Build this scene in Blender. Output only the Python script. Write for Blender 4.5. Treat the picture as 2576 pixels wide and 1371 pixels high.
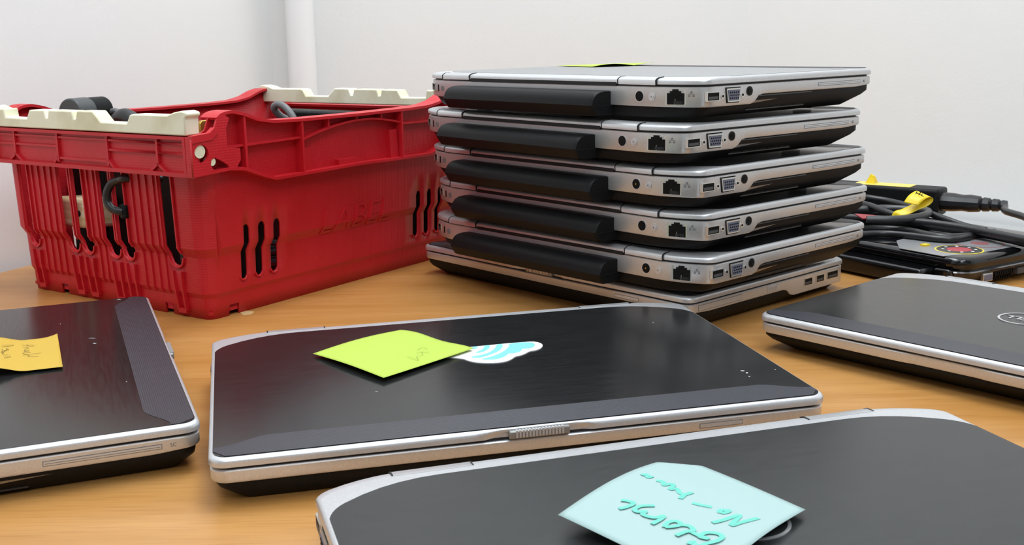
import bpy, bmesh, math, random
import numpy as np
from mathutils import Matrix, Vector
from mathutils.bvhtree import BVHTree
random.seed(4)
for o in list(bpy.data.objects): bpy.data.objects.remove(o)
scn = bpy.context.scene
C = scn.collection

# ------------------------------------------------------------------ camera, world, lights, exposure
FPX, PIT, ROLL, CAMH, CY = 2806.9, 0.1951, -0.0193, 0.2401, -41.78
cp, sp, cr, sr = math.cos(PIT), math.sin(PIT), math.cos(ROLL), math.sin(ROLL)
Rv = Vector((1, 0, 0)); Vv = Vector((0, sp, cp)); Fv = Vector((0, cp, -sp))
Xc = Rv * cr + Vv * sr; Yc = -sr * Rv + cr * Vv
cam_d = bpy.data.cameras.new('camera'); cam = bpy.data.objects.new('camera', cam_d); C.objects.link(cam)
M = Matrix.Identity(4)
for i in range(3):
    M[i][0] = Xc[i]; M[i][1] = Yc[i]; M[i][2] = -Fv[i]
M[0][3], M[1][3], M[2][3] = 0, 0, CAMH
cam.matrix_world = M
cam_d.sensor_fit = 'HORIZONTAL'; cam_d.sensor_width = 36; cam_d.lens = FPX * 36 / 2576
cam_d.shift_y = CY / 2576; cam_d.clip_start = .02
cam_d.dof.use_dof = True; cam_d.dof.focus_distance = .86; cam_d.dof.aperture_fstop = 44
scn.camera = cam

world = bpy.data.worlds.new('room_world'); scn.world = world; world.use_nodes = True
world.node_tree.nodes['Background'].inputs[0].default_value = (.9, .95, 1, 1)
world.node_tree.nodes['Background'].inputs[1].default_value = .25
CEIL = 1.75
LAMPS = [(.08, 1.1), (.62, .25), (-.55, .05), (.25, -1.3)]
for i, (x, y) in enumerate(LAMPS):
    l = bpy.data.lights.new('ceiling_panel_light', 'AREA'); l.shape = 'RECTANGLE'; l.size = .58; l.size_y = 1.1
    l.energy = (29, 12, 9, 40)[i]; l.color = (.88, .95, 1)
    lo = bpy.data.objects.new('ceiling_panel_light', l); C.objects.link(lo); lo.location = (x, y, CEIL - .035)
scn.view_settings.view_transform = 'Standard'; scn.view_settings.look = 'None'
scn.view_settings.exposure = -0.46; scn.view_settings.gamma = 1; scn.view_settings.use_curve_mapping = False


def ray(px, py):
    u = (px - 1288) / FPX; v = -(py - 685.5 - CY) / FPX
    return Xc * u + Yc * v + Fv
def G(px, py, z):                     # pixel -> point on the horizontal plane at height z
    d = ray(px, py); t = (z - CAMH) / d.z
    return Vector((0, 0, CAMH)) + d * t
def GY(px, py, y):                    # pixel -> point at depth y
    d = ray(px, py); return Vector((0, 0, CAMH)) + d * (y / d.y)

# ------------------------------------------------------------------ materials
MATS = {}
def mat(name, col, rough=.5, metal=0, spec=.5, coat=0, alpha=1):
    if name in MATS: return MATS[name]
    m = bpy.data.materials.new(name); m.use_nodes = True
    b = m.node_tree.nodes['Principled BSDF']
    b.inputs['Base Color'].default_value = (*col, 1); b.inputs['Roughness'].default_value = rough
    b.inputs['Metallic'].default_value = metal; b.inputs['Specular IOR Level'].default_value = spec
    b.inputs['Coat Weight'].default_value = coat
    MATS[name] = m; return m
def nodes(m):
    t = m.node_tree; return t, t.nodes, t.links, t.nodes['Principled BSDF']
def noise_col(m, c1, c2, scale=(1, 1, 1), nscale=5, detail=6, lo=.35, hi=.65, rough=None, bump=0, bscale=None, rot=0):
    t, n, l, b = nodes(m)
    tc = n.new('ShaderNodeTexCoord'); mp = n.new('ShaderNodeMapping'); mp.inputs['Scale'].default_value = scale
    mp.inputs['Rotation'].default_value = (0, 0, rot)
    l.new(tc.outputs['Object'], mp.inputs[0])
    nz = n.new('ShaderNodeTexNoise'); nz.inputs['Scale'].default_value = nscale; nz.inputs['Detail'].default_value = detail
    l.new(mp.outputs[0], nz.inputs['Vector'])
    r = n.new('ShaderNodeValToRGB'); r.color_ramp.elements[0].position = lo; r.color_ramp.elements[1].position = hi
    r.color_ramp.elements[0].color = (*c1, 1); r.color_ramp.elements[1].color = (*c2, 1)
    l.new(nz.outputs[0], r.inputs[0]); l.new(r.outputs[0], b.inputs['Base Color'])
    if rough:
        mr = n.new('ShaderNodeMapRange'); mr.inputs[3].default_value, mr.inputs[4].default_value = rough
        l.new(nz.outputs[0], mr.inputs[0]); l.new(mr.outputs[0], b.inputs['Roughness'])
    if bump:
        bp = n.new('ShaderNodeBump'); bp.inputs['Strength'].default_value = bump; bp.inputs['Distance'].default_value = .001
        l.new(nz.outputs[0], bp.inputs['Height']); l.new(bp.outputs[0], b.inputs['Normal'])
    return m

SILVER = noise_col(mat('silver_paint', (.6, .605, .62), .36, .6), (.58, .585, .60), (.64, .645, .66), nscale=900, detail=2, rough=(.33, .42))
SILVER_L = mat('silver_light', (.62, .62, .63), .3, .6)
LID = noise_col(mat('lid_dark_brushed', (.03, .03, .032), .3, 0, .42), (.009, .0095, .0105), (.014, .015, .016), scale=(1, 14, 1), nscale=40, detail=5, rough=(.16, .25))
LID_P = noise_col(mat('lid_plain_grey', (.05, .052, .055), .36, 0, .36), (.018, .019, .020), (.024, .025, .026), scale=(1, 4, 1), nscale=60, detail=5, rough=(.27, .34))
BLACK = noise_col(mat('black_plastic', (.009, .009, .0095), .42, 0, .13), (.008, .008, .0085), (.011, .011, .0115), nscale=500, detail=2, rough=(.42, .5))
BLACK_M = mat('black_matte', (.008, .008, .009), .6)
HOLE = mat('port_black', (.003, .003, .003), .7, 0, .2)
GLOSS = mat('piano_black', (.004, .004, .005), .07, 0, .55)
RUBBER = mat('cable_black', (.016, .016, .018), .35)
GREYCAB = mat('cable_grey', (.16, .16, .165), .45)
PORTMET = mat('port_metal', (.62, .61, .58), .28, .9)
VGABLUE = mat('connector_grey_blue', (.13, .14, .2), .5)
TONGUE = mat('port_tongue', (.06, .06, .065), .5)
BRASS = mat('brass_pin', (.55, .36, .08), .3, .9)
YEL = noise_col(mat('yellow_tape', (.8, .55, .01), .4), (.78, .56, .012), (.86, .63, .02), nscale=60)
YELPALE = mat('yellow_label', (.78, .6, .14), .45)
REDLAB = mat('red_label', (.3, .008, .02), .35)
WHITE = mat('sticker_white', (.86, .86, .86), .35)
CYAN = mat('sticker_blue', (.22, .62, .78), .35)
NOTE_Y = mat('note_lime', (.43, .56, .088), .6, 0, .2)
NOTE_C = mat('note_aqua', (.36, .49, .48), .6, 0, .2)
NOTE_O = mat('note_orange', (.57, .37, .06), .6, 0, .2)
INK_T = mat('ink_teal', (.13, .53, .43), .5)
INK_B = mat('ink_grey', (.2, .14, .03), .6)
INK_G = mat('ink_faint', (.36, .5, .1), .6)
INK_K = mat('ink_black', (.02, .015, .005), .5)
ICON = mat('icon_grey', (.16, .16, .165), .5)
CREAM = noise_col(mat('cream_plastic', (.62, .6, .4), .5), (.68, .64, .42), (.86, .85, .66), nscale=22, detail=4, lo=.3, hi=.55, rough=(.45, .6))
BEIGE = noise_col(mat('beige_plastic', (.6, .5, .3), .4), (.55, .42, .2), (.75, .68, .5), scale=(1, 1, 8), nscale=20)
FILM = mat('grey_film', (.26, .26, .27), .22)
STK = [mat('sticker_red', (.42, .03, .045), .3), mat('sticker_black', (.02, .02, .02), .3), mat('sticker_yellow', (.75, .6, .05), .3),
       mat('sticker_orange', (.75, .25, .1), .3), mat('sticker_dimred', (.3, .12, .13), .3)]

# ridged band of the lids: fine parallel relief lines
RIDGE = mat('ridged_grey', (.04, .04, .05), .42, 0, .45)
t, n, l, b = nodes(RIDGE)
tc = n.new('ShaderNodeTexCoord'); wv = n.new('ShaderNodeTexWave'); wv.bands_direction = 'Y'; wv.inputs['Scale'].default_value = 260
l.new(tc.outputs['Object'], wv.inputs['Vector'])
bpn = n.new('ShaderNodeBump'); bpn.inputs['Strength'].default_value = .55; bpn.inputs['Distance'].default_value = .0004
l.new(wv.outputs[1], bpn.inputs['Height']); l.new(bpn.outputs[0], b.inputs['Normal'])
rp = n.new('ShaderNodeValToRGB'); rp.color_ramp.elements[0].color = (.022, .022, .028, 1); rp.color_ramp.elements[1].color = (.04, .04, .052, 1)
l.new(wv.outputs[1], rp.inputs[0]); l.new(rp.outputs[0], b.inputs['Base Color'])

# red crate plastic: plain and with a fine pebble grid
def red(name, grid):
    m = mat(name, (.5, .008, .02), .42)
    noise_col(m, (.49, .006, .012), (.57, .011, .022), nscale=14, detail=5, rough=(.38, .5))
    if grid:
        t, n, l, b = nodes(m)
        tc = n.new('ShaderNodeTexCoord'); sx = n.new('ShaderNodeSeparateXYZ'); l.new(tc.outputs['Object'], sx.inputs[0])
        ad = n.new('ShaderNodeMath'); l.new(sx.outputs[0], ad.inputs[0]); l.new(sx.outputs[1], ad.inputs[1])
        def sn(sock):
            mu = n.new('ShaderNodeMath'); mu.operation = 'MULTIPLY'; mu.inputs[1].default_value = 2 * math.pi / .0023; l.new(sock, mu.inputs[0])
            s = n.new('ShaderNodeMath'); s.operation = 'SINE'; l.new(mu.outputs[0], s.inputs[0])
            a = n.new('ShaderNodeMath'); a.operation = 'MULTIPLY_ADD'; a.inputs[1].default_value = .5; a.inputs[2].default_value = .5; l.new(s.outputs[0], a.inputs[0])
            return a
        p = n.new('ShaderNodeMath'); p.operation = 'MULTIPLY'; l.new(sn(ad.outputs[0]).outputs[0], p.inputs[0]); l.new(sn(sx.outputs[2]).outputs[0], p.inputs[1])
        bp = n.new('ShaderNodeBump'); bp.inputs['Strength'].default_value = .24; bp.inputs['Distance'].default_value = .0005
        l.new(p.outputs[0], bp.inputs['Height']); l.new(bp.outputs[0], b.inputs['Normal'])
    return m
RED = red('red_plain', False); REDT = red('red_pebbled', True)

WALL = noise_col(mat('wall_paint', (.8, .8, .795), .85), (.80, .805, .80), (.825, .83, .825), nscale=3, detail=8)
t, n, l, b = nodes(WALL); nz2 = n.new('ShaderNodeTexNoise'); nz2.inputs['Scale'].default_value = 260; tc2 = n.new('ShaderNodeTexCoord')
l.new(tc2.outputs['Object'], nz2.inputs['Vector']); bp2 = n.new('ShaderNodeBump'); bp2.inputs['Strength'].default_value = .12; bp2.inputs['Distance'].default_value = .001
l.new(nz2.outputs[0], bp2.inputs['Height']); l.new(bp2.outputs[0], b.inputs['Normal'])
CEILM = mat('ceiling_white', (.85, .85, .84), .9); FLOORM = noise_col(mat('floor_carpet', (.2, .2, .21), .95), (.17, .17, .18), (.24, .24, .25), nscale=60)
PIPEM = mat('pipe_white', (.83, .835, .84), .35)
DESKG = noise_col(mat('desk_light_grey', (.4, .4, .39), .5), (.39, .39, .385), (.42, .42, .415), nscale=40)
WOOD = mat('beech_laminate', (.52, .22, .06), .32, 0, .5)
t, n, l, b = nodes(WOOD)
tc = n.new('ShaderNodeTexCoord'); mp = n.new('ShaderNodeMapping'); mp.inputs['Rotation'].default_value = (0, 0, -math.radians(36)); mp.inputs['Scale'].default_value = (1.6, 16, 1)
l.new(tc.outputs['Object'], mp.inputs[0])
n1 = n.new('ShaderNodeTexNoise'); n1.inputs['Scale'].default_value = 2.2; n1.inputs['Detail'].default_value = 6; n1.inputs['Distortion'].default_value = .6; l.new(mp.outputs[0], n1.inputs['Vector'])
r1 = n.new('ShaderNodeValToRGB'); r1.color_ramp.elements[0].position = .3; r1.color_ramp.elements[1].position = .72
r1.color_ramp.elements[0].color = (.43, .195, .046, 1); r1.color_ramp.elements[1].color = (.55, .28, .09, 1); l.new(n1.outputs[0], r1.inputs[0])
mp2 = n.new('ShaderNodeMapping'); mp2.inputs['Rotation'].default_value = (0, 0, -math.radians(36)); mp2.inputs['Scale'].default_value = (14, 420, 1); l.new(tc.outputs['Object'], mp2.inputs[0])
n2 = n.new('ShaderNodeTexNoise'); n2.inputs['Scale'].default_value = 1.6; n2.inputs['Detail'].default_value = 3; l.new(mp2.outputs[0], n2.inputs['Vector'])
r2 = n.new('ShaderNodeValToRGB'); r2.color_ramp.elements[0].position = .32; r2.color_ramp.elements[1].position = .5
r2.color_ramp.elements[0].color = (.86, .82, .78, 1); r2.color_ramp.elements[1].color = (1, 1, 1, 1); l.new(n2.outputs[0], r2.inputs[0])
mx = n.new('ShaderNodeMix'); mx.data_type = 'RGBA'; mx.blend_type = 'MULTIPLY'; mx.inputs[0].default_value = 1
l.new(r1.outputs[0], mx.inputs[6]); l.new(r2.outputs[0], mx.inputs[7]); l.new(mx.outputs[2], b.inputs['Base Color'])

# ------------------------------------------------------------------ mesh helpers
class MB:
    def __init__(s): s.v = []; s.f = []; s.m = []; s.mats = []
    def mi(s, m):
        if m not in s.mats: s.mats.append(m)
        return s.mats.index(m)
    def add(s, vs, fs, m=None):
        o = len(s.v); s.v += [tuple(v) for v in vs]; k = s.mi(m) if m else 0
        for f in fs: s.f.append([i + o for i in f]); s.m.append(k)
    def box(s, x0, x1, y0, y1, z0, z1, m=None):
        s.add([(x, y, z) for z in (z0, z1) for y in (y0, y1) for x in (x0, x1)],
              [(0, 2, 3, 1), (4, 5, 7, 6), (0, 1, 5, 4), (1, 3, 7, 5), (3, 2, 6, 7), (2, 0, 4, 6)], m)
    def loft(s, rings, m=None, cap=True, closed=True):
        n = len(rings[0]); vs = [p for r in rings for p in r]; fs = []
        for k in range(len(rings) - 1):
            for i in range(n if closed else n - 1):
                j = (i + 1) % n; fs.append((k * n + i, k * n + j, (k + 1) * n + j, (k + 1) * n + i))
        if cap:
            fs.append(tuple(range(n))[::-1]); fs.append(tuple((len(rings) - 1) * n + i for i in range(n)))
        s.add(vs, fs, m)
    def prism(s, poly, fn, a, b_, m=None):    # poly of 2-D points; fn(p, q, depth) -> 3-D point
        s.loft([[fn(p, q, a) for p, q in poly], [fn(p, q, b_) for p, q in poly]], m)
    def cyl(s, c, ax, r, h, m=None, n=20, r2=None):
        ax = Vector(ax).normalized(); u = ax.orthogonal().normalized(); w = ax.cross(u); c = Vector(c); r2 = r if r2 is None else r2
        R = lambda rr, d: [c + ax * d + (u * math.cos(2 * math.pi * i / n) + w * math.sin(2 * math.pi * i / n)) * rr for i in range(n)]
        s.loft([R(r, 0), R(r2, h)], m)
    def ringflat(s, c, r0, r1, h, m=None, n=48, sx=1):
        c = Vector(c)
        P = lambda r, z: [c + Vector((math.cos(2 * math.pi * i / n) * r * sx, math.sin(2 * math.pi * i / n) * r, z)) for i in range(n)]
        s.loft([P(r0, 0), P(r0, h), P(r1, h), P(r1, 0), P(r0, 0)], m, cap=False)
    def tube(s, pts, r, m=None, n=10, sub=8, cap=True):
        P = catmull([Vector(p) for p in pts], sub)
        rings = []; up = Vector((0, 0, 1)); prev = None
        for i, p in enumerate(P):
            d = (P[min(i + 1, len(P) - 1)] - P[max(i - 1, 0)]).normalized()
            if prev is None: u = d.cross(up); u = u.normalized() if u.length > 1e-4 else d.orthogonal().normalized()
            else: u = (prev - d * prev.dot(d)).normalized()
            prev = u; w = d.cross(u); rr = r(i / (len(P) - 1)) if callable(r) else r
            rings.append([p + (u * math.cos(2 * math.pi * k / n) + w * math.sin(2 * math.pi * k / n)) * rr for k in range(n)])
        s.loft(rings, m, cap)
    def build(s, name, m=None, parent=None, smooth=40, bevel=0, seg=2, solid=0):
        me = bpy.data.meshes.new(name); me.from_pydata(s.v, [], s.f); me.update()
        ms = s.mats if s.mats else [m]
        for k in ms: me.materials.append(k)
        if s.mats: me.polygons.foreach_set('material_index', s.m)
        bm = bmesh.new(); bm.from_mesh(me); bmesh.ops.remove_doubles(bm, verts=bm.verts, dist=1e-6)
        bmesh.ops.recalc_face_normals(bm, faces=bm.faces); bm.to_mesh(me); bm.free()
        if smooth:
            me.polygons.foreach_set('use_smooth', [True] * len(me.polygons)); me.set_sharp_from_angle(angle=math.radians(smooth))
        o = bpy.data.objects.new(name, me); C.objects.link(o)
        if parent is not None: o.parent = parent
        if solid:
            sm = o.modifiers.new('thickness', 'SOLIDIFY'); sm.thickness = solid; sm.offset = -1
        if bevel:
            bv = o.modifiers.new('bevel', 'BEVEL'); bv.width = bevel; bv.segments = seg; bv.limit_method = 'ANGLE'; bv.angle_limit = math.radians(35)
        return o
def catmull(P, sub):
    if len(P) < 3: return [P[0].lerp(P[-1], i / sub) for i in range(sub + 1)]
    Q = [P[0] * 2 - P[1]] + P + [P[-1] * 2 - P[-2]]; out = []
    for i in range(1, len(Q) - 2):
        a, b_, c, d = Q[i - 1:i + 3]
        for k in range(sub):
            t = k / sub
            out.append(.5 * (2 * b_ + (c - a) * t + (2 * a - 5 * b_ + 4 * c - d) * t * t + (3 * b_ - a - 3 * c + d) * t ** 3))
    return out + [P[-1]]
def empty(name, label, cat, loc=(0, 0, 0), rz=0, group=None):
    o = bpy.data.objects.new(name, None); C.objects.link(o); o.location = loc; o.rotation_euler = (0, 0, rz); o.empty_display_size = .02
    return tag(o, label, cat, group)
def tag(o, label, cat, group=None):
    o['label'] = label; o['category'] = cat
    if group: o['group'] = group
    return o
def struct(o, label=None):
    o['kind'] = 'structure'
    if label: o['label'] = label
    return o
def copy_tree(o, parent=None):
    c = o.copy(); C.objects.link(c); c.parent = parent
    for ch in list(o.children): copy_tree(ch, c)
    return c
def curve_mesh(name, loops, depth):             # flat plate with holes; loops[0] is the outline
    cu = bpy.data.curves.new(name, 'CURVE'); cu.dimensions = '2D'; cu.fill_mode = 'BOTH'; cu.extrude = depth / 2
    for lp in loops:
        sp_ = cu.splines.new('POLY'); sp_.points.add(len(lp) - 1); sp_.use_cyclic_u = True
        for p, q in zip(sp_.points, lp): p.co = (q[0], q[1], 0, 1)
    return eval_mesh(name, cu)
def eval_mesh(name, cu):
    o = bpy.data.objects.new(name, cu); C.objects.link(o)
    dg = bpy.context.evaluated_depsgraph_get(); me = bpy.data.meshes.new_from_object(o.evaluated_get(dg))
    bpy.data.objects.remove(o); bpy.data.curves.remove(cu); me.name = name
    return me
def text_mesh(txt, size, depth=.0002, shear=0, xs=1, off=0):
    cu = bpy.data.curves.new('lettering', 'FONT'); cu.body = txt; cu.size = size; cu.extrude = depth / 2; cu.shear = shear
    cu.align_x = 'CENTER'; cu.align_y = 'CENTER'; cu.offset = off; cu.resolution_u = 3
    me = eval_mesh('lettering', cu)
    if xs != 1:
        for v in me.vertices: v.co.x *= xs
    return me
def mobj(name, me, m, parent, mtx=None):
    me.materials.clear(); me.materials.append(m)
    o = bpy.data.objects.new(name, me); C.objects.link(o)
    if mtx is not None: me.transform(mtx)
    o.parent = parent; return o
def circ(cx, cy, r, n=24, r2=None):
    return [(cx + r * math.cos(2 * math.pi * i / n), cy + (r2 or r) * math.sin(2 * math.pi * i / n)) for i in range(n)]

# ------------------------------------------------------------------ the room
TE = (Vector((-.5521, 1.1785, 0)), Vector((.387, .922, 0)))          # left table edge
d0 = TE[1].normalized()
W0a = TE[0] - d0 * 5.2 + Vector((-.012, .005, 0))
W0b = Vector((-.352, 1.70, 0))
c12 = Vector((.362, 1.71, 0)); d2 = Vector((.61, -.792, 0)).normalized()
W2b = c12 + d2 * 5.0
def wall(name, a, b_, label):
    m = MB(); d = (b_ - a).normalized(); nrm = Vector((-d.y, d.x, 0)) * .1     # thickness goes outwards
    lo, hi = -.73, CEIL
    m.loft([[(*p.xy, z) for p in (a, b_, b_ + nrm, a + nrm)] for z in (lo, hi)])
    return struct(m.build(name, WALL, smooth=0), label)
wall('wall_left', W0a, W0b, 'white painted wall along the left table edge')
wall('wall_back', W0b, c12, 'white painted wall behind the pipe and the stack')
wall('wall_right', c12, W2b, 'white painted wall behind the cable pile')
wr = wall('wall_rear', W2b, W0a, 'grey wall behind the photographer'); wr.data.materials.clear(); wr.data.materials.append(mat('wall_grey', (.62, .62, .62), .8))
m = MB(); m.box(-4, 5, -5, 3, -.78, -.73); struct(m.build('floor', FLOORM, smooth=0), 'grey carpet floor under the table')
m = MB(); m.box(-4, 5, -5, 3, CEIL, CEIL + .06); struct(m.build('ceiling', CEILM, smooth=0), 'white ceiling with light panels')
for i, (x, y) in enumerate(LAMPS):
    e = empty('ceiling_lamp', 'white rectangular ceiling light panel ' + ('above the laptop stack', 'on the side of the wall behind the cable pile', 'beside the wall along the left table edge', 'near the grey wall behind the photographer')[i], 'lamp', (x, y, CEIL), 0, 'ceiling light panels')
    f = MB(); a, b_, t_ = .32, .58, .03
    f.box(-a, a, -b_, -b_ + t_, -.03, 0); f.box(-a, a, b_ - t_, b_, -.03, 0); f.box(-a, -a + t_, -b_ + t_, b_ - t_, -.03, 0); f.box(a - t_, a, -b_ + t_, b_ - t_, -.03, 0)
    f.build('lamp_frame', PIPEM, e, smooth=0)
# pipe in the corner, with slightly flattened plastic trunking beside it
pc = GY(757, 100, 1.655)
m = MB(); m.cyl((pc.x, pc.y, -.72), (0, 0, 1), .0205, CEIL + .715, n=40)
struct(m.build('trim_1', PIPEM), 'white vertical pipe in the room corner')

# table top (edges hidden except at the left) and its apron and legs
tbl = empty('wooden_table', 'beech laminate table carrying the laptops and the red crate', 'table', (0, .6, -.73))
def T(p): return (p[0], p[1] - .6, 0)
pl = [TE[0] - d0 * 1.1, TE[0] + d0 * .50, Vector((.30, 1.63, 0)), Vector((.62, 1.19, 0)), Vector((.95, .55, 0)), Vector((.8, .15, 0))]
m = MB(); m.loft([[(p.x, p.y - .6, z) for p in pl] for z in (.702, .73)])
m.build('table_top', WOOD, tbl, smooth=0, bevel=.002)
for (x, y) in ((-.72, -.38), (-.32, .8), (.28, .82), (.7, -.2)):
    m = MB(); m.box(x - .03, x + .03, y - .03, y + .03, 0, .702); m.build('leg', DESKG, tbl, smooth=0, bevel=.003)
gd = empty('grey_desk', 'light grey desk top standing behind the cable pile by the wall', 'desk', (.8, 1.1, -.73))
gp = [Vector((.325, 1.645, 0)), Vector((.402, 1.642, 0)), c12 + d2 * 1.5 - Vector((.01, .008, 0)), Vector((.97, .56, 0)), Vector((.635, 1.2, 0))]
m = MB(); m.loft([[(p.x - .8, p.y - 1.1, z) for p in gp] for z in (.70, .728)]); m.build('desk_top', DESKG, gd, smooth=0, bevel=.002)
for (x, y) in ((-.3, .3), (.12, -.3), (.28, -.46)):
    m = MB(); m.box(x - .02, x + .02, y - .02, y + .02, 0, .70); m.build('leg', DESKG, gd, smooth=0)

# ------------------------------------------------------------------ business laptops
def outline(W, D, i_s=0, i_f=0, i_r=0, rf=(.009, .009), rr=(.038, .0135), step=.006):
    """closed outline, counter-clockwise from front-left; insets: sides, front, rear"""
    x0, x1, y0, y1 = -W / 2 + i_s, W / 2 - i_s, -D / 2 + i_f, D / 2 - i_r
    P = []
    def arc(cx, cy, ax, ay, a0, n=7):
        for k in range(n + 1):
            a = a0 + math.pi / 2 * k / n; P.append((cx + ax * math.cos(a), cy + ay * math.sin(a)))
    def rear(sx):
        k = rr[0] / .038; q = rr[1] / .0135
        B1 = [(.048 * k, 0), (.026 * k, 0), (.0075 * k, .0105 * q)]; B2 = [(.0075 * k, .0105 * q), (.0018 * k, .0137 * q), (0, .019 * q)]
        pts = []
        for B in (B1, B2):
            for j in range(0 if B is B1 else 1, 6):
                t = j / 5; pts.append(tuple(B[0][c] * (1 - t) ** 2 + 2 * B[1][c] * t * (1 - t) + B[2][c] * t * t for c in (0, 1)))
        pts = [((x1 - a) if sx > 0 else (x0 + a), y1 - b_) for a, b_ in pts]
        P.extend(pts[::-1] if sx > 0 else pts)
        return
    def seg(p, q, n):
        for k in range(1, n): P.append((p[0] + (q[0] - p[0]) * k / n, p[1] + (q[1] - p[1]) * k / n))
    nf, ns, nr = round(W / step), round(D / step), 24
    arc(x0 + rf[0], y0 + rf[1], *rf, math.pi); seg((x0 + rf[0], y0), (x1 - rf[0], y0), nf)
    arc(x1 - rf[0], y0 + rf[1], *rf, 1.5 * math.pi); seg((x1, y0 + rf[1]), (x1, y1 - rr[1] * 1.4075), ns)
    rear(1); seg((x1 - rr[0] * 1.263, y1), (x0 + rr[0] * 1.263, y1), nr)
    rear(-1); seg((x0, y1 - rr[1] * 1.4075), (x0, y0 + rf[1]), ns)
    return P
def sm(a, b_, x):
    t = min(1, max(0, (x - a) / (b_ - a))); return t * t * (3 - 2 * t)

def make_laptop(W, D, foot, latch=True, panel=None, battery=False, logo=False, ridges=True, h=.0218, fi=.011, strip_w=None):
    """x to the user's right, y to the hinge, z up, origin under the middle of the machine"""
    root = empty('laptop', 'laptop', 'laptop')
    zf = foot; gap = zf + h; zs = gap - .0155; z0 = gap + .0013; z1 = gap + .0070
    panel = panel or LID
    # --- black bottom shell
    m = MB()
    R = lambda z, a, f_, r_: [(x, y, z) for x, y in outline(W, D, a, f_, r_)]
    m.loft([R(zf, .0135, fi, .004), R(zf + .0012, .012, fi * .9, .003), R(zf + .0085, .004, max(.003, fi * .32), .0022), R(zf + .012, .002, .003, .002), R(gap - .001, .002, .002, .002)])
    bot = m.build('bottom_shell', BLACK, root)
    # vent grille, left side
    m = MB(); yv = D / 2 - .072
    for k in range(5):
        for q in range(3):
            yy = yv - .0155 * k; zz = zf + .0042 + q * .0037; ins = .0088 - q * .0026
            m.box(-W / 2 + ins - .0011, -W / 2 + ins + .004, yy - .0135, yy, zz, zz + .0026)
    m.build('vent_slots', HOLE, bot, smooth=0)
    m = MB()
    for q in range(4):
        zz = zf + .0030 + q * .0037; ins = .0099 - q * .0026
        m.box(-W / 2 + ins - .0013, -W / 2 + ins + .003, yv - .0765, yv + .001, zz, zz + .0009)
    m.build('vent_bars', mat('vent_grey', (.03, .03, .032), .4), bot, smooth=0)
    m = MB()
    for k in range(9):
        ys = -D / 2 + fi * .56; m.box(-W / 2 + .045 + k * .0075, -W / 2 + .0505 + k * .0075, ys - .0002, ys + .004, zf + .0048, zf + .0062)
    m.build('speaker_slots', HOLE, bot, smooth=0)
    # --- silver base band, its lower edge steps on both sides
    def zlow(x, y):
        d = D / 2 - y                       # distance from the rear
        cut = .071 if x < 0 else .098
        if y < -D / 2 + .03: return zs + .0072 + .0013 * (1 - sm(.004, .03, y + D / 2))
        return zs + .0072 * sm(cut - .002, cut + .010, d)
    m = MB(); O = outline(W, D, .0006, .0006, .0006); Oi = outline(W, D, .0026, .003, .0026)
    def scoop(x, y, dep):
        if y < -D / 2 + .004 and not latch: return y + dep * (1 - sm(.026, .029, abs(x)))
        return y
    ring = lambda P, zz, dep=0: [(x, scoop(x, y, dep), zz(x, y) if callable(zz) else zz) for x, y in P]
    O2 = outline(W, D, .0012, .0012, .0012)
    m.loft([ring(Oi, lambda x, y: zlow(x, y)), ring(O2, lambda x, y: zlow(x, y), .0012), ring(O, lambda x, y: zlow(x, y) + .001, .0012), ring(O, gap - .0006, .0012), ring(O2, gap, .0012), ring(Oi, gap)])
    base = m.build('base_band', SILVER, root)
    m = MB(); m.loft([R(gap - .0008, .0026, .0026, .0026), R(z0 + .0008, .0026, .0026, .0026)]); m.build('gap_shadow', BLACK_M, base)
    # --- lid
    def lscoop(x, y, dep):
        if latch and y < -D / 2 + .006: return y + dep * (1 - sm(.026, .031, abs(x)))
        return y
    lr = lambda z, a, f_, r_, dep: [(x, lscoop(x, y, dep), z) for x, y in outline(W, D, a, f_, r_)]
    m = MB()
    m.loft([lr(z0, .0012, .0012, .0008, .0016), lr(z0 + .0006, 0, 0, 0, .0022), lr(z1 - .0030, 0, 0, 0, .0022), lr(z1 - .0021, .0001, .0001, .0003, .0012), lr(z1 - .0013, .0004, .0004, .0012, .0006), lr(z1 - .0005, .0011, .0012, .0036, 0), lr(z1, .0023, .0025, .0078, 0)])
    lid = m.build('lid', SILVER, root)
    # dark panel
    rs = strip_w or (.0135 if ridges else .0145)
    PO = outline(W, D, .0024, .0024, rs, rf=(.0085, .0085), rr=(.047, .024))
    yb = -D / 2 + (.0285 if ridges else .020)
    m = MB(); m.loft([[(x, y, z1 - .0003) for x, y in PO], [(x, y, z1 + .00022) for x, y in PO]])
    m.build('lid_panel', panel, lid, smooth=20)
    # ridged front band, its back edge falls away near both ends
    xs = [-W / 2 + .0028 + (W - .0056) * k / 60 for k in range(61)]
    def fy(x):
        e = W / 2 - abs(x); r = .008
        return -D / 2 + .0028 + (0 if e > .0028 + r else (r - math.sqrt(max(0, r * r - (r - (e - .0028)) ** 2))))
    def by(x): return yb - .0125 * (1 - sm(.004, .034, W / 2 - abs(x)))
    m = MB()
    m.loft([[(x, fy(x), z1 + .0001) for x in xs] + [(x, by(x), z1 + .0001) for x in xs[::-1]], [(x, fy(x), z1 + .0005) for x in xs] + [(x, by(x), z1 + .0004) for x in xs[::-1]]])
    m.build('ridged_band', RIDGE if ridges else LID_P, lid, smooth=20)
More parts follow.
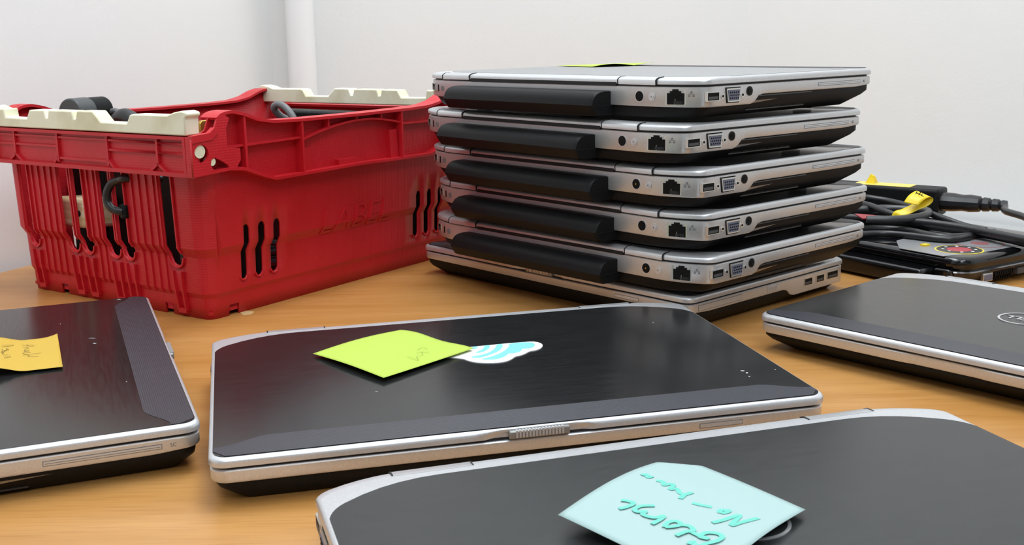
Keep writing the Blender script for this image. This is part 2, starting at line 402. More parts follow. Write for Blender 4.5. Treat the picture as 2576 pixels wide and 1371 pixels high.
    # hinge caps and seams
    for s in (-1, 1):
        a, b_ = s * (W / 2 - .039), s * (W / 2 - .080); a, b_ = min(a, b_), max(a, b_)
        m = MB(); prof = [(D / 2 - .009, z0 + .001), (D / 2 + .0004, z0 - .0002), (D / 2 + .0006, z1 - .0024), (D / 2 - .0004, z1 - .0012), (D / 2 - .003, z1 - .0001), (D / 2 - .009, z1 + .0002)]
        m.prism(prof, lambda p, q, x: (x, p, q), a, b_); m.build('hinge_cap', SILVER_L, lid, smooth=50)
        m = MB()
        pr = [(p, q + .0002 * (q > z0 + .002)) for p, q in prof]
        for x in (a, b_):
            m = MB(); m.prism([(p + .0003, q) for p, q in pr], lambda p, q, xx: (xx, p, q), x - .0004, x + .0004); m.build('hinge_seam', BLACK_M, lid, smooth=0)
    m = MB(); m.box(-W / 2 + .082, W / 2 - .082, D / 2 - .004, D / 2 + .0003, gap - .0002, z0 + .0014); m.build('rear_gap', BLACK_M, lid, smooth=0)
    # latch
    if latch:
        m = MB(); y0_ = -D / 2 - .0006
        y0_ -= .0006; m.box(-.0175, .0175, y0_, y0_ + .0048, z0 - .0004, z1 - .0012)
        lt = m.build('latch', mat('latch_grey', (.30, .295, .29), .4, .6), lid, bevel=.0009)
        m = MB()
        for k in range(15):
            x = -.0132 + k * .00188
            m.box(x - .00055, x + .00055, y0_ - .0005, y0_ + .002, z0 + .0006, z1 - .0009)
        m.build('grip_ridges', SILVER_L, lt, smooth=0)
    if logo:
        m = MB(); m.ringflat((0, .006, z1 + .0002), .0162, .0178, .0005, SILVER_L, 64)
        lg = m.build('logo_ring', SILVER_L, lid)
        mobj('logo_lettering', text_mesh("DELL", .0112, .0004, 0, 1.05, .0002), SILVER_L, lg, Matrix.Translation((0, .006, z1 + .0004)) @ Matrix.Rotation(math.pi, 4, 'Z'))
    # smart card slot, left side front (and its letters)
    m = MB(); xl = -W / 2 + .0006; ya, yb2 = -D / 2 + .022, -D / 2 + .084; zc = gap - .0040
    m.box(xl - .00012, xl + .001, ya, yb2, zc - .0015, zc + .0015, ICON); m.box(xl - .0003, xl + .001, ya + .0004, yb2 - .0004, zc - .0011, zc + .0011, SILVER)
    m.box(xl - .00042, xl + .001, ya + .001, yb2 - .001, zc - .0002, zc + .0001, ICON)
    m.build('card_slot', None, base, smooth=0)
    LS = Matrix(((0, 0, -1, 0), (-1, 0, 0, 0), (0, 1, 0, 0), (0, 0, 0, 1)))   # text x -> -y, text y -> z, facing -x
    mobj('slot_lettering', text_mesh('SC', .003, .0002), ICON, base, Matrix.Translation((xl - .0001, ya - .006, zc)) @ LS)
    # side ports, left: usb, vga, audio (measured from the rear corner)
    def usb(px, py, face, name='usb_port', w=.0132, h=.0058):
        """face: function (along, z, out) -> xyz"""
        m = MB(); a0, a1 = px - w / 2, px + w / 2; c0, c1 = py - h / 2, py + h / 2
        def bx(p, q, r, s_, o0, o1, mt):
            vs = [face(x, z, o) for o in (o0, o1) for z in (r, s_) for x in (p, q)]
            m.add(vs, [(0, 2, 3, 1), (4, 5, 7, 6), (0, 1, 5, 4), (1, 3, 7, 5), (3, 2, 6, 7), (2, 0, 4, 6)], mt)
        bx(a0, a1, c0, c1, -.002, .0003, HOLE)
        f_ = .0006
        bx(a0 - f_, a1 + f_, c1, c1 + f_, -.002, .00055, PORTMET); bx(a0 - f_, a1 + f_, c0 - f_, c0, -.002, .00055, PORTMET)
        bx(a0 - f_, a0, c0, c1, -.002, .00055, PORTMET); bx(a1, a1 + f_, c0, c1, -.002, .00055, PORTMET)
        bx(a0 + .0012, a1 - .001, c0 + h * .12, c0 + h * .5, -.002, .00045, TONGUE)
        return m.build(name, None, base, smooth=0)
    L_ = lambda a, z, o: (-W / 2 + .0006 - o, D / 2 - a, z)
    R_ = lambda a, z, o: (W / 2 - .0006 + o, D / 2 - a, z)
    def B_(a, z, o):                    # a from the end seen on the right from behind; follows the slanted corner
        e = min(a, W - a) - .0006; d = 0; nx = 0
        if e < .048:
            lo_, hi_ = 0, 1
            for _ in range(20):             # invert the corner curve: e = .048(1-t)^2 + 2*.026 t(1-t) + .0075 t^2
                t = (lo_ + hi_) / 2
                if .048 * (1 - t) ** 2 + .052 * t * (1 - t) + .0075 * t * t > e: lo_ = t
                else: hi_ = t
            d = .0105 * t * t; nx = -.5 * t * (1 if a < W / 2 else -1)
        return (-W / 2 + a + o * nx, D / 2 - .0006 - d + o, z)
    zm = gap - .0078
    usb(.0215, zm + .0003, L_)
    m = MB(); tz = [(.0365, .0056), (.0535, .0056), (.0518, -.0048), (.0382, -.0048)]
    tz2 = [(.0378, .0044), (.0522, .0044), (.0508, -.0037), (.0392, -.0037)]
    m.prism([(a - .0008 * (1 if i in (0, 3) else -1), z + .0008 * (1 if z > 0 else -1)) for i, (a, z) in enumerate(tz)], lambda a, z, o: L_(a, z + zm, o), -.002, .0002, HOLE)
    m.prism(tz, lambda a, z, o: L_(a, z + zm, o), -.002, .0013, PORTMET); m.prism(tz2, lambda a, z, o: L_(a, z + zm, o), -.002, .0016, VGABLUE)
    for q, row in enumerate((.0025, .0003, -.0019)):
        for k in range(5): m.cyl(L_(.0402 + .0024 * k + (.0006 if q == 1 else 0), row + zm, .001), (-1, 0, 0), .0006, .0009, HOLE, n=8)
    m.build('vga_port', None, base, smooth=30)
    for a in (.0330, .0570):
        m = MB(); m.cyl(L_(a, zm, -.001), (-1, 0, 0), .0021, .0014, PORTMET, n=16); m.cyl(L_(a, zm, 0), (-1, 0, 0), .001, .0006, HOLE, n=12); m.build('screw_post', None, base)
    m = MB(); m.cyl(L_(.0655, zm + .0025, -.001), (-1, 0, 0), .0037, .0015, BLACK, n=24); m.cyl(L_(.0655, zm + .0025, 0), (-1, 0, 0), .0020, .0008, HOLE, n=20); m.build('audio_jack', None, base)
    # rear: power jack, screw, network socket
    m = MB(); m.cyl(B_(.0570, zm, -.002), (0, 1, 0), .0047, .0023, SILVER_L, n=28); m.cyl(B_(.0570, zm, -.001), (0, 1, 0), .0040, .0016, HOLE, n=28)
    m.build('power_jack', None, base)
    m = MB(); m.cyl(B_(.0570, zm, 0), (0, 1, 0), .0007, .0010, BRASS, n=10); pin = m.build('jack_pin', None, base)
    m = MB(); m.cyl(B_(.0440, zm, -.002), (0, 1, 0), .0033, .0024, SILVER_L, n=24); m.cyl(B_(.0440, zm, 0), (0, 1, 0), .0020, .0008, SILVER, n=16); m.cyl(B_(.0440, zm, 0), (0, 1, 0), .0006, .001, ICON, n=8); m.build('screw', None, base)
    m = MB(); c = .0235
    m.prism([(c - .008, -.0062), (c + .008, -.0062), (c + .008, .0058), (c - .008, .0058)], lambda a, z, o: B_(a, z + zm, o), -.002, .0001, PORTMET)
    m.prism([(c - .0070, -.0056), (c + .0066, -.0056), (c + .0066, .003), (c + .0042, .003), (c + .0042, .0046), (c + .0022, .0046), (c + .0022, .006), (c - .0026, .006), (c - .0026, .0046), (c - .0046, .0046), (c - .0046, .003), (c - .0070, .003)], lambda a, z, o: B_(a, z + zm, o), -.002, .0003, HOLE)
    for k in range(8): m.prism([(c - .0058 + k * .0009, -.0050), (c - .0055 + k * .0009, -.0050), (c - .0055 + k * .0009, -.0030), (c - .0058 + k * .0009, -.0030)], lambda a, z, o: B_(a, z + zm, o), -.001, .0004, TONGUE)
    m.build('network_socket', None, base, smooth=0)
    m = MB(); c = .0115                                              # network symbol
    def q4(a0, a1, z0_, z1_): m.prism([(a0, z0_), (a1, z0_), (a1, z1_), (a0, z1_)], lambda a, z, o: B_(a, z + zm + .002, o), -.001, .00025)
    for a, z in ((0, .0012), (-.0015, -.0016), (.0015, -.0016)): q4(c + a - .0007, c + a + .0007, z, z + .0012)
    q4(c - .0022, c + .0022, .0003, .0006)
    m.build('network_symbol', ICON, base, smooth=0)
    # rear, other end: usb, slit and lock hole
    usb(W - .0125, zm + .001, B_, w=.0095)
    m = MB(); m.prism([(W - .0275, -.003), (W - .0255, -.003), (W - .0255, .0035), (W - .0275, .0035)], lambda a, z, o: B_(a, z + zm, o), -.002, .0002); m.build('lock_slot', HOLE, base, smooth=0)
    m = MB(); m.cyl(B_(W - .036, zm, -.001), (0, 1, 0), .0026, .0014, ICON, n=20); m.build('lock_hole', ICON, base)
    # right side: express card slot, wireless switch, two usb, display port
    m = MB(); xr = W / 2 - .0006; ya, yb2 = -D / 2 + .012, -D / 2 + .070
    m.box(xr - .001, xr + .00012, ya, yb2, gap - .0064, gap - .0014, ICON); m.box(xr - .001, xr + .0003, ya + .0004, yb2 - .0004, gap - .006, gap - .0018, SILVER); m.build('card_slot', None, base, smooth=0)
    m = MB(); y = -D / 2 + .115
    m.box(xr - .001, xr + .0004, y - .0085, y + .0085, gap - .0062, gap - .0014, SILVER)
    for k in range(6): m.box(xr, xr + .0009, y - .006 + k * .002, y - .005 + k * .002, gap - .0055, gap - .002, SILVER_L)
    m.box(xr, xr + .0007, y + .006, y + .0078, gap - .0058, gap - .0018, SILVER_L); m.build('wireless_switch', None, base, smooth=0)
    usb(.0725, zm + .0012, R_, w=.0115); usb(.0535, zm + .0012, R_, w=.0115); usb(.0335, zm + .0015, R_, 'display_port', w=.0165)
    # front: sd slot and its letters
    m = MB(); yf = -D / 2 + .0006
    m.box(W / 2 - .082, W / 2 - .055, yf - .00012, yf + .001, gap - .0052, gap - .0022, ICON); m.box(W / 2 - .0816, W / 2 - .0554, yf - .0003, yf + .001, gap - .0048, gap - .0026, SILVER); m.build('sd_slot', None, base, smooth=0)
    # feet
    for sx in (-1, 1):
        for sy in (-1, 1):
            m = MB(); m.cyl((sx * (W / 2 - .04), sy * (D / 2 - .05), 0), (0, 0, 1), .008, zf + .0006, n=20); m.build('foot', BLACK_M, root)
    if battery:
        m = MB(); xa, xb = -W / 2 + .089, W / 2 - .066; zt = gap - .0040; zb_ = .0026
        ky = lambda y: D / 2 + y
        prof = [(-.012, zb_ + .004), (-.004, zb_), (.0150, zb_), (.0168, zb_ + .0008), (.0215, zb_ + .0080), (.0218, zb_ + .0088), (.0205, zt - .0072), (.0192, zt - .0048), (.0162, zt - .0020), (.0120, zt - .0005), (.006, zt), (-.002, zt - .0003), (-.012, zt - .001)]
        def sec(x, s): return [(x, ky(p * s if p > 0 else p), zb_ + .008 + (q - zb_ - .008) * (s if True else 1)) for p, q in prof]
        m.loft([sec(xa, .94), sec(xa + .0012, .985), sec(xa + .003, 1), sec(xb - .003, 1), sec(xb - .0012, .985), sec(xb, .94)])
        bt = m.build('battery', BLACK, root, smooth=30)
        m = MB(); m.box(xa - .0002, xa + .002, ky(-.0), ky(.0203), zb_ + .0081, zb_ + .0084); m.build('battery_seam', BLACK_M, bt, smooth=0)
        pin.hide_render = False
    root['zgap'] = gap; root['ztop'] = z1 + .0005
    return root, pin
def dirv(a): return Vector((math.cos(a), math.sin(a), 0))
def place(root, c, rz, z=0):
    root.location = (c.x, c.y, z); root.rotation_euler = (0, 0, rz)

W1, D1 = .352, .241
stack_poses = [(.1468, .8484, .7259), (.1424, .8491, .6990), (.1368, .8436, .6939), (.1241, .8406, .6666), (.1390, .8404, .6997)]
stack_names = ['closed silver-edged laptop with protruding battery, lowest of the five stacked back-outwards',
               'closed laptop with protruding black battery, second above the bottom of the battery stack',
               'closed laptop with protruding black battery, middle one of the five in the stack',
               'closed laptop with protruding black battery, directly under the topmost laptop of the stack',
               'topmost laptop of the stack, with a protruding battery and a lime note on top']
SP = .0349; FT = .0026
proto, pin0 = make_laptop(W1, D1, FT, latch=True, battery=True, h=.0240, fi=.026)
zbot = .0595 - (FT + .0240)
tops = []
for k, (x, y, th) in enumerate(stack_poses):
    r = proto if k == 0 else copy_tree(proto)
    c = Vector((x, y, 0)) + dirv(th) * D1 / 2 + dirv(th + math.pi / 2) * W1 / 2
    place(r, c, th + math.pi / 2, zbot + SP * k)
    r['label'] = stack_names[k]; r['group'] = 'laptops in the stack'
    tops.append(r)
    if k in (1, 3, 4):                      # sockets without a bright pin
        for q in [q for ch in r.children for q in ch.children if q.name.startswith('jack_pin')]: bpy.data.objects.remove(q)
# bottom machine of the pile, turned the other way
lb, _ = make_laptop(W1, D1, .0005, h=.0232, fi=.016)
th = .7289; c = Vector((.1417, .8704, 0)) + dirv(th) * D1 / 2 + dirv(th + math.pi / 2) * W1 / 2
place(lb, c, th - math.pi / 2, 0); lb['label'] = 'closed laptop at the very bottom of the pile, its latch facing outwards'
# the four loose ones
WC, DC = .3556, .2425
lc, _ = make_laptop(WC, DC, .0008, h=.0200); th = .2440; TILT = .020       # taller rear feet lift the hinge side a little
place(lc, Vector((-.1592, .5452, 0)) + dirv(th) * WC / 2 + dirv(th + math.pi / 2) * DC / 2, th, DC / 2 * TILT)
lc.rotation_euler = (TILT, 0, th)
lc['label'] = 'closed dark laptop with a blue cloud sticker and a lime sticky note on its lid'
lf, _ = make_laptop(W1, D1, .0005, panel=LID_P, logo=True, ridges=False); th = .3002
place(lf, Vector((-.0292, .2823, 0)) + dirv(th) * W1 / 2 + dirv(th + math.pi / 2) * D1 / 2, th)
lf['label'] = 'closed grey laptop with an aqua sticky note stuck over its round logo'
ll, _ = make_laptop(W1, D1, .0005); th = 1.9591
place(ll, Vector((-.177, .5999, 0)) + dirv(th) * W1 / 2 + dirv(th + math.pi / 2) * D1 / 2, th)
ll['label'] = 'closed dark laptop in front of the red crate with an orange sticky note'
W2, D2 = .300, .223
lr_, _ = make_laptop(W2, D2, .0005, latch=False, logo=True, fi=.022, strip_w=.022); th = -.8508
place(lr_, Vector((.1859, .8249, 0)) + dirv(th) * W2 / 2 + dirv(th + math.pi / 2) * D2 / 2, th)
lr_['label'] = 'closed dark laptop with an uncovered round logo, in front of the black netbook'
for ch in tops[-1].children:
    if ch.name.startswith('lid'):
        for q in ch.children:
            if q.name.startswith('lid_panel'):
                q.material_slots[0].link = 'OBJECT'; q.material_slots[0].material = mat('lid_silver_grey', (.30, .30, .305), .38, .35)
bpy.context.view_layer.update()

# cloud sticker on the middle laptop's lid
def lid_hit(lap, px, py, zl):          # pixel -> laptop coordinates on the plane local z = zl
    Mi = lap.matrix_world.inverted(); o = Mi @ Vector((0, 0, CAMH)); d = Mi.to_3x3() @ ray(px, py)
    return o + d * ((zl - o.z) / d.z)
def lid_poly(px_list, org, sc, z, lap):
    return [lid_hit(lap, org[0] + a / sc, org[1] + b_ / sc, z) for a, b_ in px_list]
def chaikin(P, it=2):
    for _ in range(it):
        Q = []
        for i in range(len(P)):
            a, b_ = P[i], P[(i + 1) % len(P)]; Q += [a * .75 + b_ * .25, a * .25 + b_ * .75]
        P = Q
    return P
lidc = [o for o in lc.children if o.name.startswith('lid')][0]
ZT = lc['ztop']; org, scl = (1000, 820), 6.44
outer = [(700, 390), (1100, 350), (1300, 332), (1700, 292), (2100, 258), (2250, 258), (2340, 290), (2355, 325), (2320, 365), (2240, 395), (2135, 410), (2080, 445), (1990, 480), (1910, 493), (1850, 540), (1750, 580), (1600, 600), (1400, 602), (1250, 590), (1130, 560), (1060, 530), (700, 500)]
blues = [[(1810, 286), (2110, 265), (2200, 280), (2235, 310), (2200, 350), (2130, 370), (2010, 375), (2015, 400), (1960, 430), (1880, 448), (1790, 450), (1760, 490), (1680, 525), (1600, 545), (1480, 552), (1330, 545), (1500, 510), (1650, 455), (1760, 390), (1808, 330)],
         [(1610, 302), (1700, 295), (1705, 340), (1660, 400), (1560, 450), (1400, 505), (1330, 520), (1220, 520), (1190, 500), (1330, 480), (1480, 440), (1580, 370)],
         [(1410, 322), (1500, 314), (1490, 360), (1430, 410), (1330, 440), (1260, 445), (1280, 425), (1370, 390), (1400, 350)],
         [(1200, 345), (1310, 336), (1290, 365), (1240, 385), (1190, 372)]]
m = MB(); P = chaikin(lid_poly(outer, org, scl, ZT, lc), 1); m.loft([[(p.x, p.y, ZT - .0006) for p in P], [(p.x, p.y, ZT + .0002) for p in P]])
stk = m.build('cloud_sticker', WHITE, lidc, smooth=0); stk['label'] = 'white and light blue cloud sticker with curved signal bands'
m = MB()
for bl in blues:
    P = chaikin(lid_poly(bl, org, scl, ZT, lc), 1); m.loft([[(p.x, p.y, ZT + .0001) for p in P], [(p.x, p.y, ZT + .0003) for p in P]])
m.build('sticker_print', CYAN, stk, smooth=0)

def specks(lap, px, z, name):
    ld = [o for o in lap.children if o.name.startswith('lid')][0]; Mi = lap.matrix_world.inverted()
    for (x, y, w, h_) in px:
        P = [lid_hit(lap, x + a * w, y + b_ * h_, z) for a, b_ in ((-1, 0), (-.2, -.6), (1, -.1), (.2, .7))]
        m = MB(); m.loft([[(p.x, p.y, z + .00003) for p in P], [(p.x, p.y, z + .0001) for p in P]]); m.build(name, mat('scuff_grey', (.45, .47, .47), .6), ld, smooth=0)
specks(lc, [(1868, 933, 6, 2), (1879, 938, 3, 3), (1885, 947, 3, 1.5), (1643, 812, 1.5, 1.2), (1950, 930, 2, 1.2), (947, 985, 4, .8)], lc['ztop'] - .0003, 'scuff')
specks(ll, [(238, 864, 5, 1.6), (232, 851, 10, .6), (299, 753, 6, 1.2), (152, 815, 1.5, 1), (318, 960, 2, .8)], ll['ztop'] - .0003, 'scuff')
P = [G(x, y, .0001) for x, y in ((603, 786), (618, 781), (640, 784), (632, 790), (612, 793))]
m = MB(); m.loft([[(p.x, p.y - .6, .7297) for p in P], [(p.x, p.y - .6, .73015) for p in P]]); m.build('pale_mark', mat('paint_mark', (.62, .45, .22), .5), tbl, smooth=0)

# ------------------------------------------------------------------ sticky notes
def note(name, corners, lift, m_, label, clip=0, N=24):
    """corners: four points in order round the sheet; lift(s, t) height above them"""
    A, B, C_, D_ = corners; o0 = (A + B + C_ + D_) / 4
    root = empty(name, label, 'sticky note', (o0.x, o0.y, o0.z)); mb = MB(); vs = []
    def pos(s, t):
        if clip and s + t < clip: k = (clip - s - t) / 2; s += k; t += k
        p = (A * (1 - s) + B * s) * (1 - t) + (D_ * (1 - s) + C_ * s) * t
        return p + Vector((0, 0, lift(s, t))) - o0
    for i in range(N + 1):
        for j in range(N + 1): vs.append(pos(i / N, j / N))
    fs = [(i * (N + 1) + j, (i + 1) * (N + 1) + j, (i + 1) * (N + 1) + j + 1, i * (N + 1) + j + 1) for i in range(N) for j in range(N)]
    mb.add(vs, fs); o = mb.build('paper', m_, root, smooth=60, solid=.00018)
    return root, o0
def on_note(strokes, org, sc, zf, width, m_, root, o0, name='handwriting'):
    mb = MB()
    for st in strokes:
        P = []
        for a, b_ in st:
            px, py = org[0] + a / sc, org[1] + b_ / sc; z = .034
            for _ in range(4): p = G(px, py, z); z = zf(p)
            P.append(G(px, py, z) + Vector((0, 0, .0004)))
        P = catmull(P, 6) if len(P) > 2 else P
        L, R2 = [], []
        for i, p in enumerate(P):
            d = P[min(i + 1, len(P) - 1)] - P[max(i - 1, 0)]; nn = Vector((-d.y, d.x, 0)); nn = nn.normalized() * width / 2 if nn.length > 0 else Vector((width / 2, 0, 0))
            L.append(p + nn - o0); R2.append(p - nn - o0)
        n_ = len(L); mb.add(L + R2, [(i, i + 1, n_ + i + 1, n_ + i) for i in range(n_ - 1)])
    return mb.build(name, m_, root, smooth=0, solid=.00005)
ztc = ZT
# lime note on the middle laptop
y_lift = lambda s, t: .0006 + .0022 * math.sin(math.pi * min(1, max(0, (s + t) / 2))) * (1 - .3 * s) + .0015 * (1 - s) * (1 - t) + .001 * math.sin(5 * t) * s
LW = lc.matrix_world
cy_ = [LW @ lid_hit(lc, x, y, ztc + h_) for x, y, h_ in ((1008, 832, .0015), (787, 892, .001), (965, 953, .002), (1192, 881, .0006))]
nl, o0 = note('sticky_note', cy_, lambda s, t: .0007 + .0016 * math.sin(math.pi * s) * (1 - t) + .0008 * math.sin(2.6 * math.pi * t) * (1 - s) ** 2 + .0009 * math.sin(math.pi * t), NOTE_Y, 'lime green sticky note lying against the cloud sticker on a laptop lid')
def zy(p): return (LW @ lid_hit(lc, 1065, 885, ztc + .0034)).z
on_note([[(160, 495), (260, 520), (340, 538), (315, 480), (405, 460), (400, 410), (510, 425)], [(300, 435), (430, 410)], [(320, 385), (400, 350), (490, 370)]], (1000, 820), 6.44, zy, .0004, INK_G, nl, o0)
# aqua note on the front laptop
ztf = lf['ztop']
cc = [G(1708, 1152, ztf + .001), G(2026, 1285, ztf + .002), G(1770, 1480, ztf + .002), G(1404, 1298, ztf + .006)]
nc, o0 = note('sticky_note', cc, lambda s, t: .0006 + .0045 * math.sin(math.pi * t) * (1 - .4 * s) + .0006 * math.sin(math.pi * s), NOTE_C, 'aqua sticky note with teal handwriting lying over a round laptop logo', clip=.2)
C0 = [c.copy() for c in cc]
def zc_(p):   # height of the aqua sheet under p
    A, B, Cc, Dd = C0; best = None
    e1 = B - A; e2 = Dd - A; det = e1.x * e2.y - e1.y * e2.x; q = p - A
    s = (q.x * e2.y - q.y * e2.x) / det; t = (e1.x * q.y - e1.y * q.x) / det
    s = min(1, max(0, s)); t = min(1, max(0, t))
    return ((A * (1 - s) + B * s) * (1 - t) + (Dd * (1 - s) + Cc * s) * t).z + .0006 + .0045 * math.sin(math.pi * t) * (1 - .4 * s) + .0006 * math.sin(math.pi * s)
S = [[(885, 215), (930, 210), (950, 235), (990, 225)], [(1030, 265), (1090, 280), (1100, 310), (1150, 300), (1190, 310), (1160, 350), (1220, 345), (1250, 385), (1300, 400), (1370, 380)], [(1300, 400), (1275, 420), (1255, 440)],
     [(1370, 480), (1450, 500), (1555, 520)], [(1630, 578), (1640, 550), (1720, 555), (1690, 572), (1640, 578)], [(1560, 668), (1660, 645), (1820, 598), (1740, 690), (1840, 665), (2000, 625)],
     [(670, 535), (740, 520), (810, 485), (750, 460), (690, 455)], [(1010, 505), (880, 510), (820, 540), (850, 565), (920, 560), (900, 590), (1000, 620), (1095, 605), (1060, 640), (985, 680)],
     [(1100, 710), (1140, 665), (1220, 655), (1260, 685), (1190, 705), (1110, 710)], [(1260, 690), (1340, 700), (1380, 740), (1330, 750), (1290, 760), (1215, 790)],
     [(1340, 745), (1420, 785), (1520, 820), (1440, 800), (1500, 765), (1600, 770), (1655, 800), (1610, 840), (1500, 870), (1420, 900)], [(1330, 870), (1380, 850), (1390, 900)]]
on_note(S, (1380, 1140), 3.788, zc_, .0024, INK_T, nc, o0)
# orange note on the left laptop
ztl = ll['ztop']
co = [G(145, 848, ztl + .001), G(158, 924, ztl + .001), G(-170, 962, ztl + .001), G(-150, 880, ztl + .001)]
olift = lambda s, t: .0005 + .0022 * (1 - s) * max(0, 1 - t / .16) ** 2 + .0045 * math.sin(math.pi * min(1, max(0, (t - .28) / .55))) ** 2
no, o0 = note('sticky_note', co, olift, NOTE_O, 'orange sticky note with pencil handwriting on a laptop in front of the crate')
O1 = [[(580, 420), (750, 410), (930, 412)], [(720, 395), (740, 430), (900, 445)], [(610, 465), (690, 470), (760, 490), (680, 520), (650, 550), (780, 550), (640, 580), (810, 600), (610, 620), (720, 660), (900, 640), (1100, 620)],
      [(610, 690), (700, 665), (790, 690), (740, 710), (820, 715), (1030, 710)], [(50, 412), (360, 412), (200, 440), (40, 455), (230, 445)], [(30, 520), (90, 545), (60, 575), (35, 600), (100, 630)], [(150, 490), (230, 530), (110, 560)], [(200, 510), (60, 640), (240, 650)], [(80, 690), (290, 715), (110, 745), (210, 735)]]
def zo(p):
    A, B, Cc, Dd = co; e1 = B - A; e2 = Dd - A; det = e1.x * e2.y - e1.y * e2.x; q = p - A
    s = (q.x * e2.y - q.y * e2.x) / det; t = (e1.x * q.y - e1.y * q.x) / det
    return ztl + .001 + olift(min(1, max(0, s)), min(1, max(0, t)))
on_note(O1, (0, 830), 10.545, zo, .00035, INK_B, no, o0)
# lime note on the topmost laptop of the stack, seen almost edge on
ztt = tops[-1].location.z + tops[-1]['ztop']
ct = G(1522, 162.5, ztt + .001); ct.z = ztt; e1 = dirv(.45) * .038; e2 = dirv(.45 + math.pi / 2) * .038
nt, _ = note('sticky_note', [ct - e1 - e2, ct + e1 - e2, ct + e1 + e2, ct - e1 + e2], lambda s, t: .0006 + .0022 * abs(math.sin(math.pi * 1.5 * s)) * (1 - t), NOTE_Y, 'lime green sticky note on the lid of the topmost stacked laptop')

# ------------------------------------------------------------------ red bale-arm crate
CR = empty('plastic_crate', 'red plastic crate with cream bale arms, filled with cables', 'crate', (-.2642, .9471, 0), .966)
CL, CW = .354, .266
def off(z):
    pts = [(0, -.001), (.004, 0), (.019, .0005), (.0235, .0028), (.056, .0042), (.0640, .0092), (.13, .0114), (.19, .0112)]
    for (a, b_), (c, d) in zip(pts, pts[1:]):
        if z <= c: return b_ + (d - b_) * (z - a) / (c - a)
    return pts[-1][1]
def zt(u):
    u = min(u, CL - u)
    K = [(-.03, .163), (-.010, .1635), (-.002, .167), (.003, .178), (.009, .1815), (.020, .1825), (.032, .180), (.049, .1738), (.068, .1708), (.1, .1698), (.2, .1692)]
    for (a, b_), (c, d) in zip(K, K[1:]):
        if u <= c: return b_ + (d - b_) * max(0, u - a) / (c - a)
    return K[-1][1]
def zb(u):
    u = min(u, CL - u)
    K = [(-.03, .1295), (.012, .132), (.030, .1305), (.05, .123), (.066, .1178), (.1, .1182), (.2, .1197)]
    for (a, b_), (c, d) in zip(K, K[1:]):
        if u <= c: return b_ + (d - b_) * max(0, u - a) / (c - a)
    return K[-1][1]
# perimeter columns: (base x, base y, normal x, normal y, slot or None, notch)
SL_LONG = [(.038, .0085), (.0565, .0085), (.075, .0085), (.279, .0085), (.2975, .0085), (.316, .0085)]
SL_SHORT = [(.0335, .0165), (.0985, .0145), (.1190, .0160), (.1590, .0150), (.1805, .0165), (.2440, .0135)]
NOTCH_L = [(.022, .033), (.321, .332)]; NOTCH_S = [(.050, .060), (.206, .216)]
rc = .010
def side_cols(Ln, slots, notches, z_lo, z_hi):
    us = set([rc, Ln - rc])
    for k in range(1, 24): us.add(rc + (Ln - 2 * rc) * k / 24)
    for c, w in slots:
        us = {u for u in us if abs(u - c) > w / 2 + .0015}
        for k in range(7): us.add(c - w / 2 + w * k / 6)
    for a, b_ in notches:
        us = {u for u in us if not (a - .001 < u < b_ + .001)}; us |= {a - .0002, a, b_, b_ + .0002}
    out = []
    for u in sorted(us):
        s = None
        for i, (c, w) in enumerate(slots):
            if abs(u - c) <= w / 2 + 1e-6:
                r = w / 2; h = math.sqrt(max(0, r * r - (u - c) ** 2)); s = (i, z_lo + r - h, (z_hi - r + h) if z_hi < .125 else z_hi)
        nt_ = any(a - 1e-6 <= u <= b_ + 1e-6 for a, b_ in notches)
        out.append((u, s, nt_, z_lo, z_hi))
    return out
cols = []
def corner(cx, cy, a0):
    for k in range(1, 6):
        a = a0 + math.pi / 2 * k / 6
        cols.append((cx + rc * math.cos(a), cy + rc * math.sin(a), math.cos(a), math.sin(a), None, False, .05, .12, .165))
for u, s, q, lo, hi in side_cols(CL, SL_LONG, NOTCH_L, .031, .081): cols.append((u, 0, 0, -1, ('a', s) if s else None, q, lo, hi, zt(u)))
corner(CL - rc, rc, -math.pi / 2)
for u, s, q, lo, hi in side_cols(CW, SL_SHORT, NOTCH_S, .047, .1285): cols.append((CL, u, 1, 0, ('b', s) if s else None, q, lo, hi, .1625))
corner(CL - rc, CW - rc, 0)
for u, s, q, lo, hi in side_cols(CL, SL_LONG, NOTCH_L, .031, .081)[::-1]: cols.append((u, CW, 0, 1, ('c', s) if s else None, q, lo, hi, zt(u)))
corner(rc, CW - rc, math.pi / 2)
for u, s, q, lo, hi in side_cols(CW, SL_SHORT, NOTCH_S, .047, .1285)[::-1]: cols.append((0, u, -1, 0, ('d', s) if s else None, q, lo, hi, .1625))
corner(rc, rc, math.pi)
vs, fs, rows = [], [], None
for (x, y, nx, ny, s, q, lo, hi, top) in cols:
    a, b_ = (s[1][1], s[1][2]) if s else (lo + .004, hi)
    z_ = [.010 if q else 0, .0125, .019, .0235]
    if a < .04: z_ += [a] + [a + (b_ - a) * k / 6 for k in range(1, 6)] + [b_, .1, .115, top]
    else: z_ += [a] + [a + (b_ - a) * k / 6 for k in range(1, 6)] + [b_, (b_ + top) / 2, (b_ + 2 * top) / 3 + .001, top]
    # make the crease heights explicit
    if a < .04: z_[7] = .056; z_[8] = .064
    else: z_[5] = max(.056, a + .0005); z_[6] = .0642
    z_ = [max(z_[0], z) for z in z_]
    for i in range(1, len(z_)): z_[i] = max(z_[i], z_[i - 1] + 1e-5)
    rows = len(z_); vs += [(x + nx * off(z), y + ny * off(z), z) for z in z_]
nC = len(cols)
for i in range(nC):
    j = (i + 1) % nC; si, sj = cols[i][4], cols[j][4]
    same = si and sj and si[0] == sj[0] and si[1][0] == sj[1][0]
    for k in range(rows - 1):
        if same and 4 <= k < 10: continue
        fs.append((i * rows + k, j * rows + k, j * rows + k + 1, i * rows + k + 1))
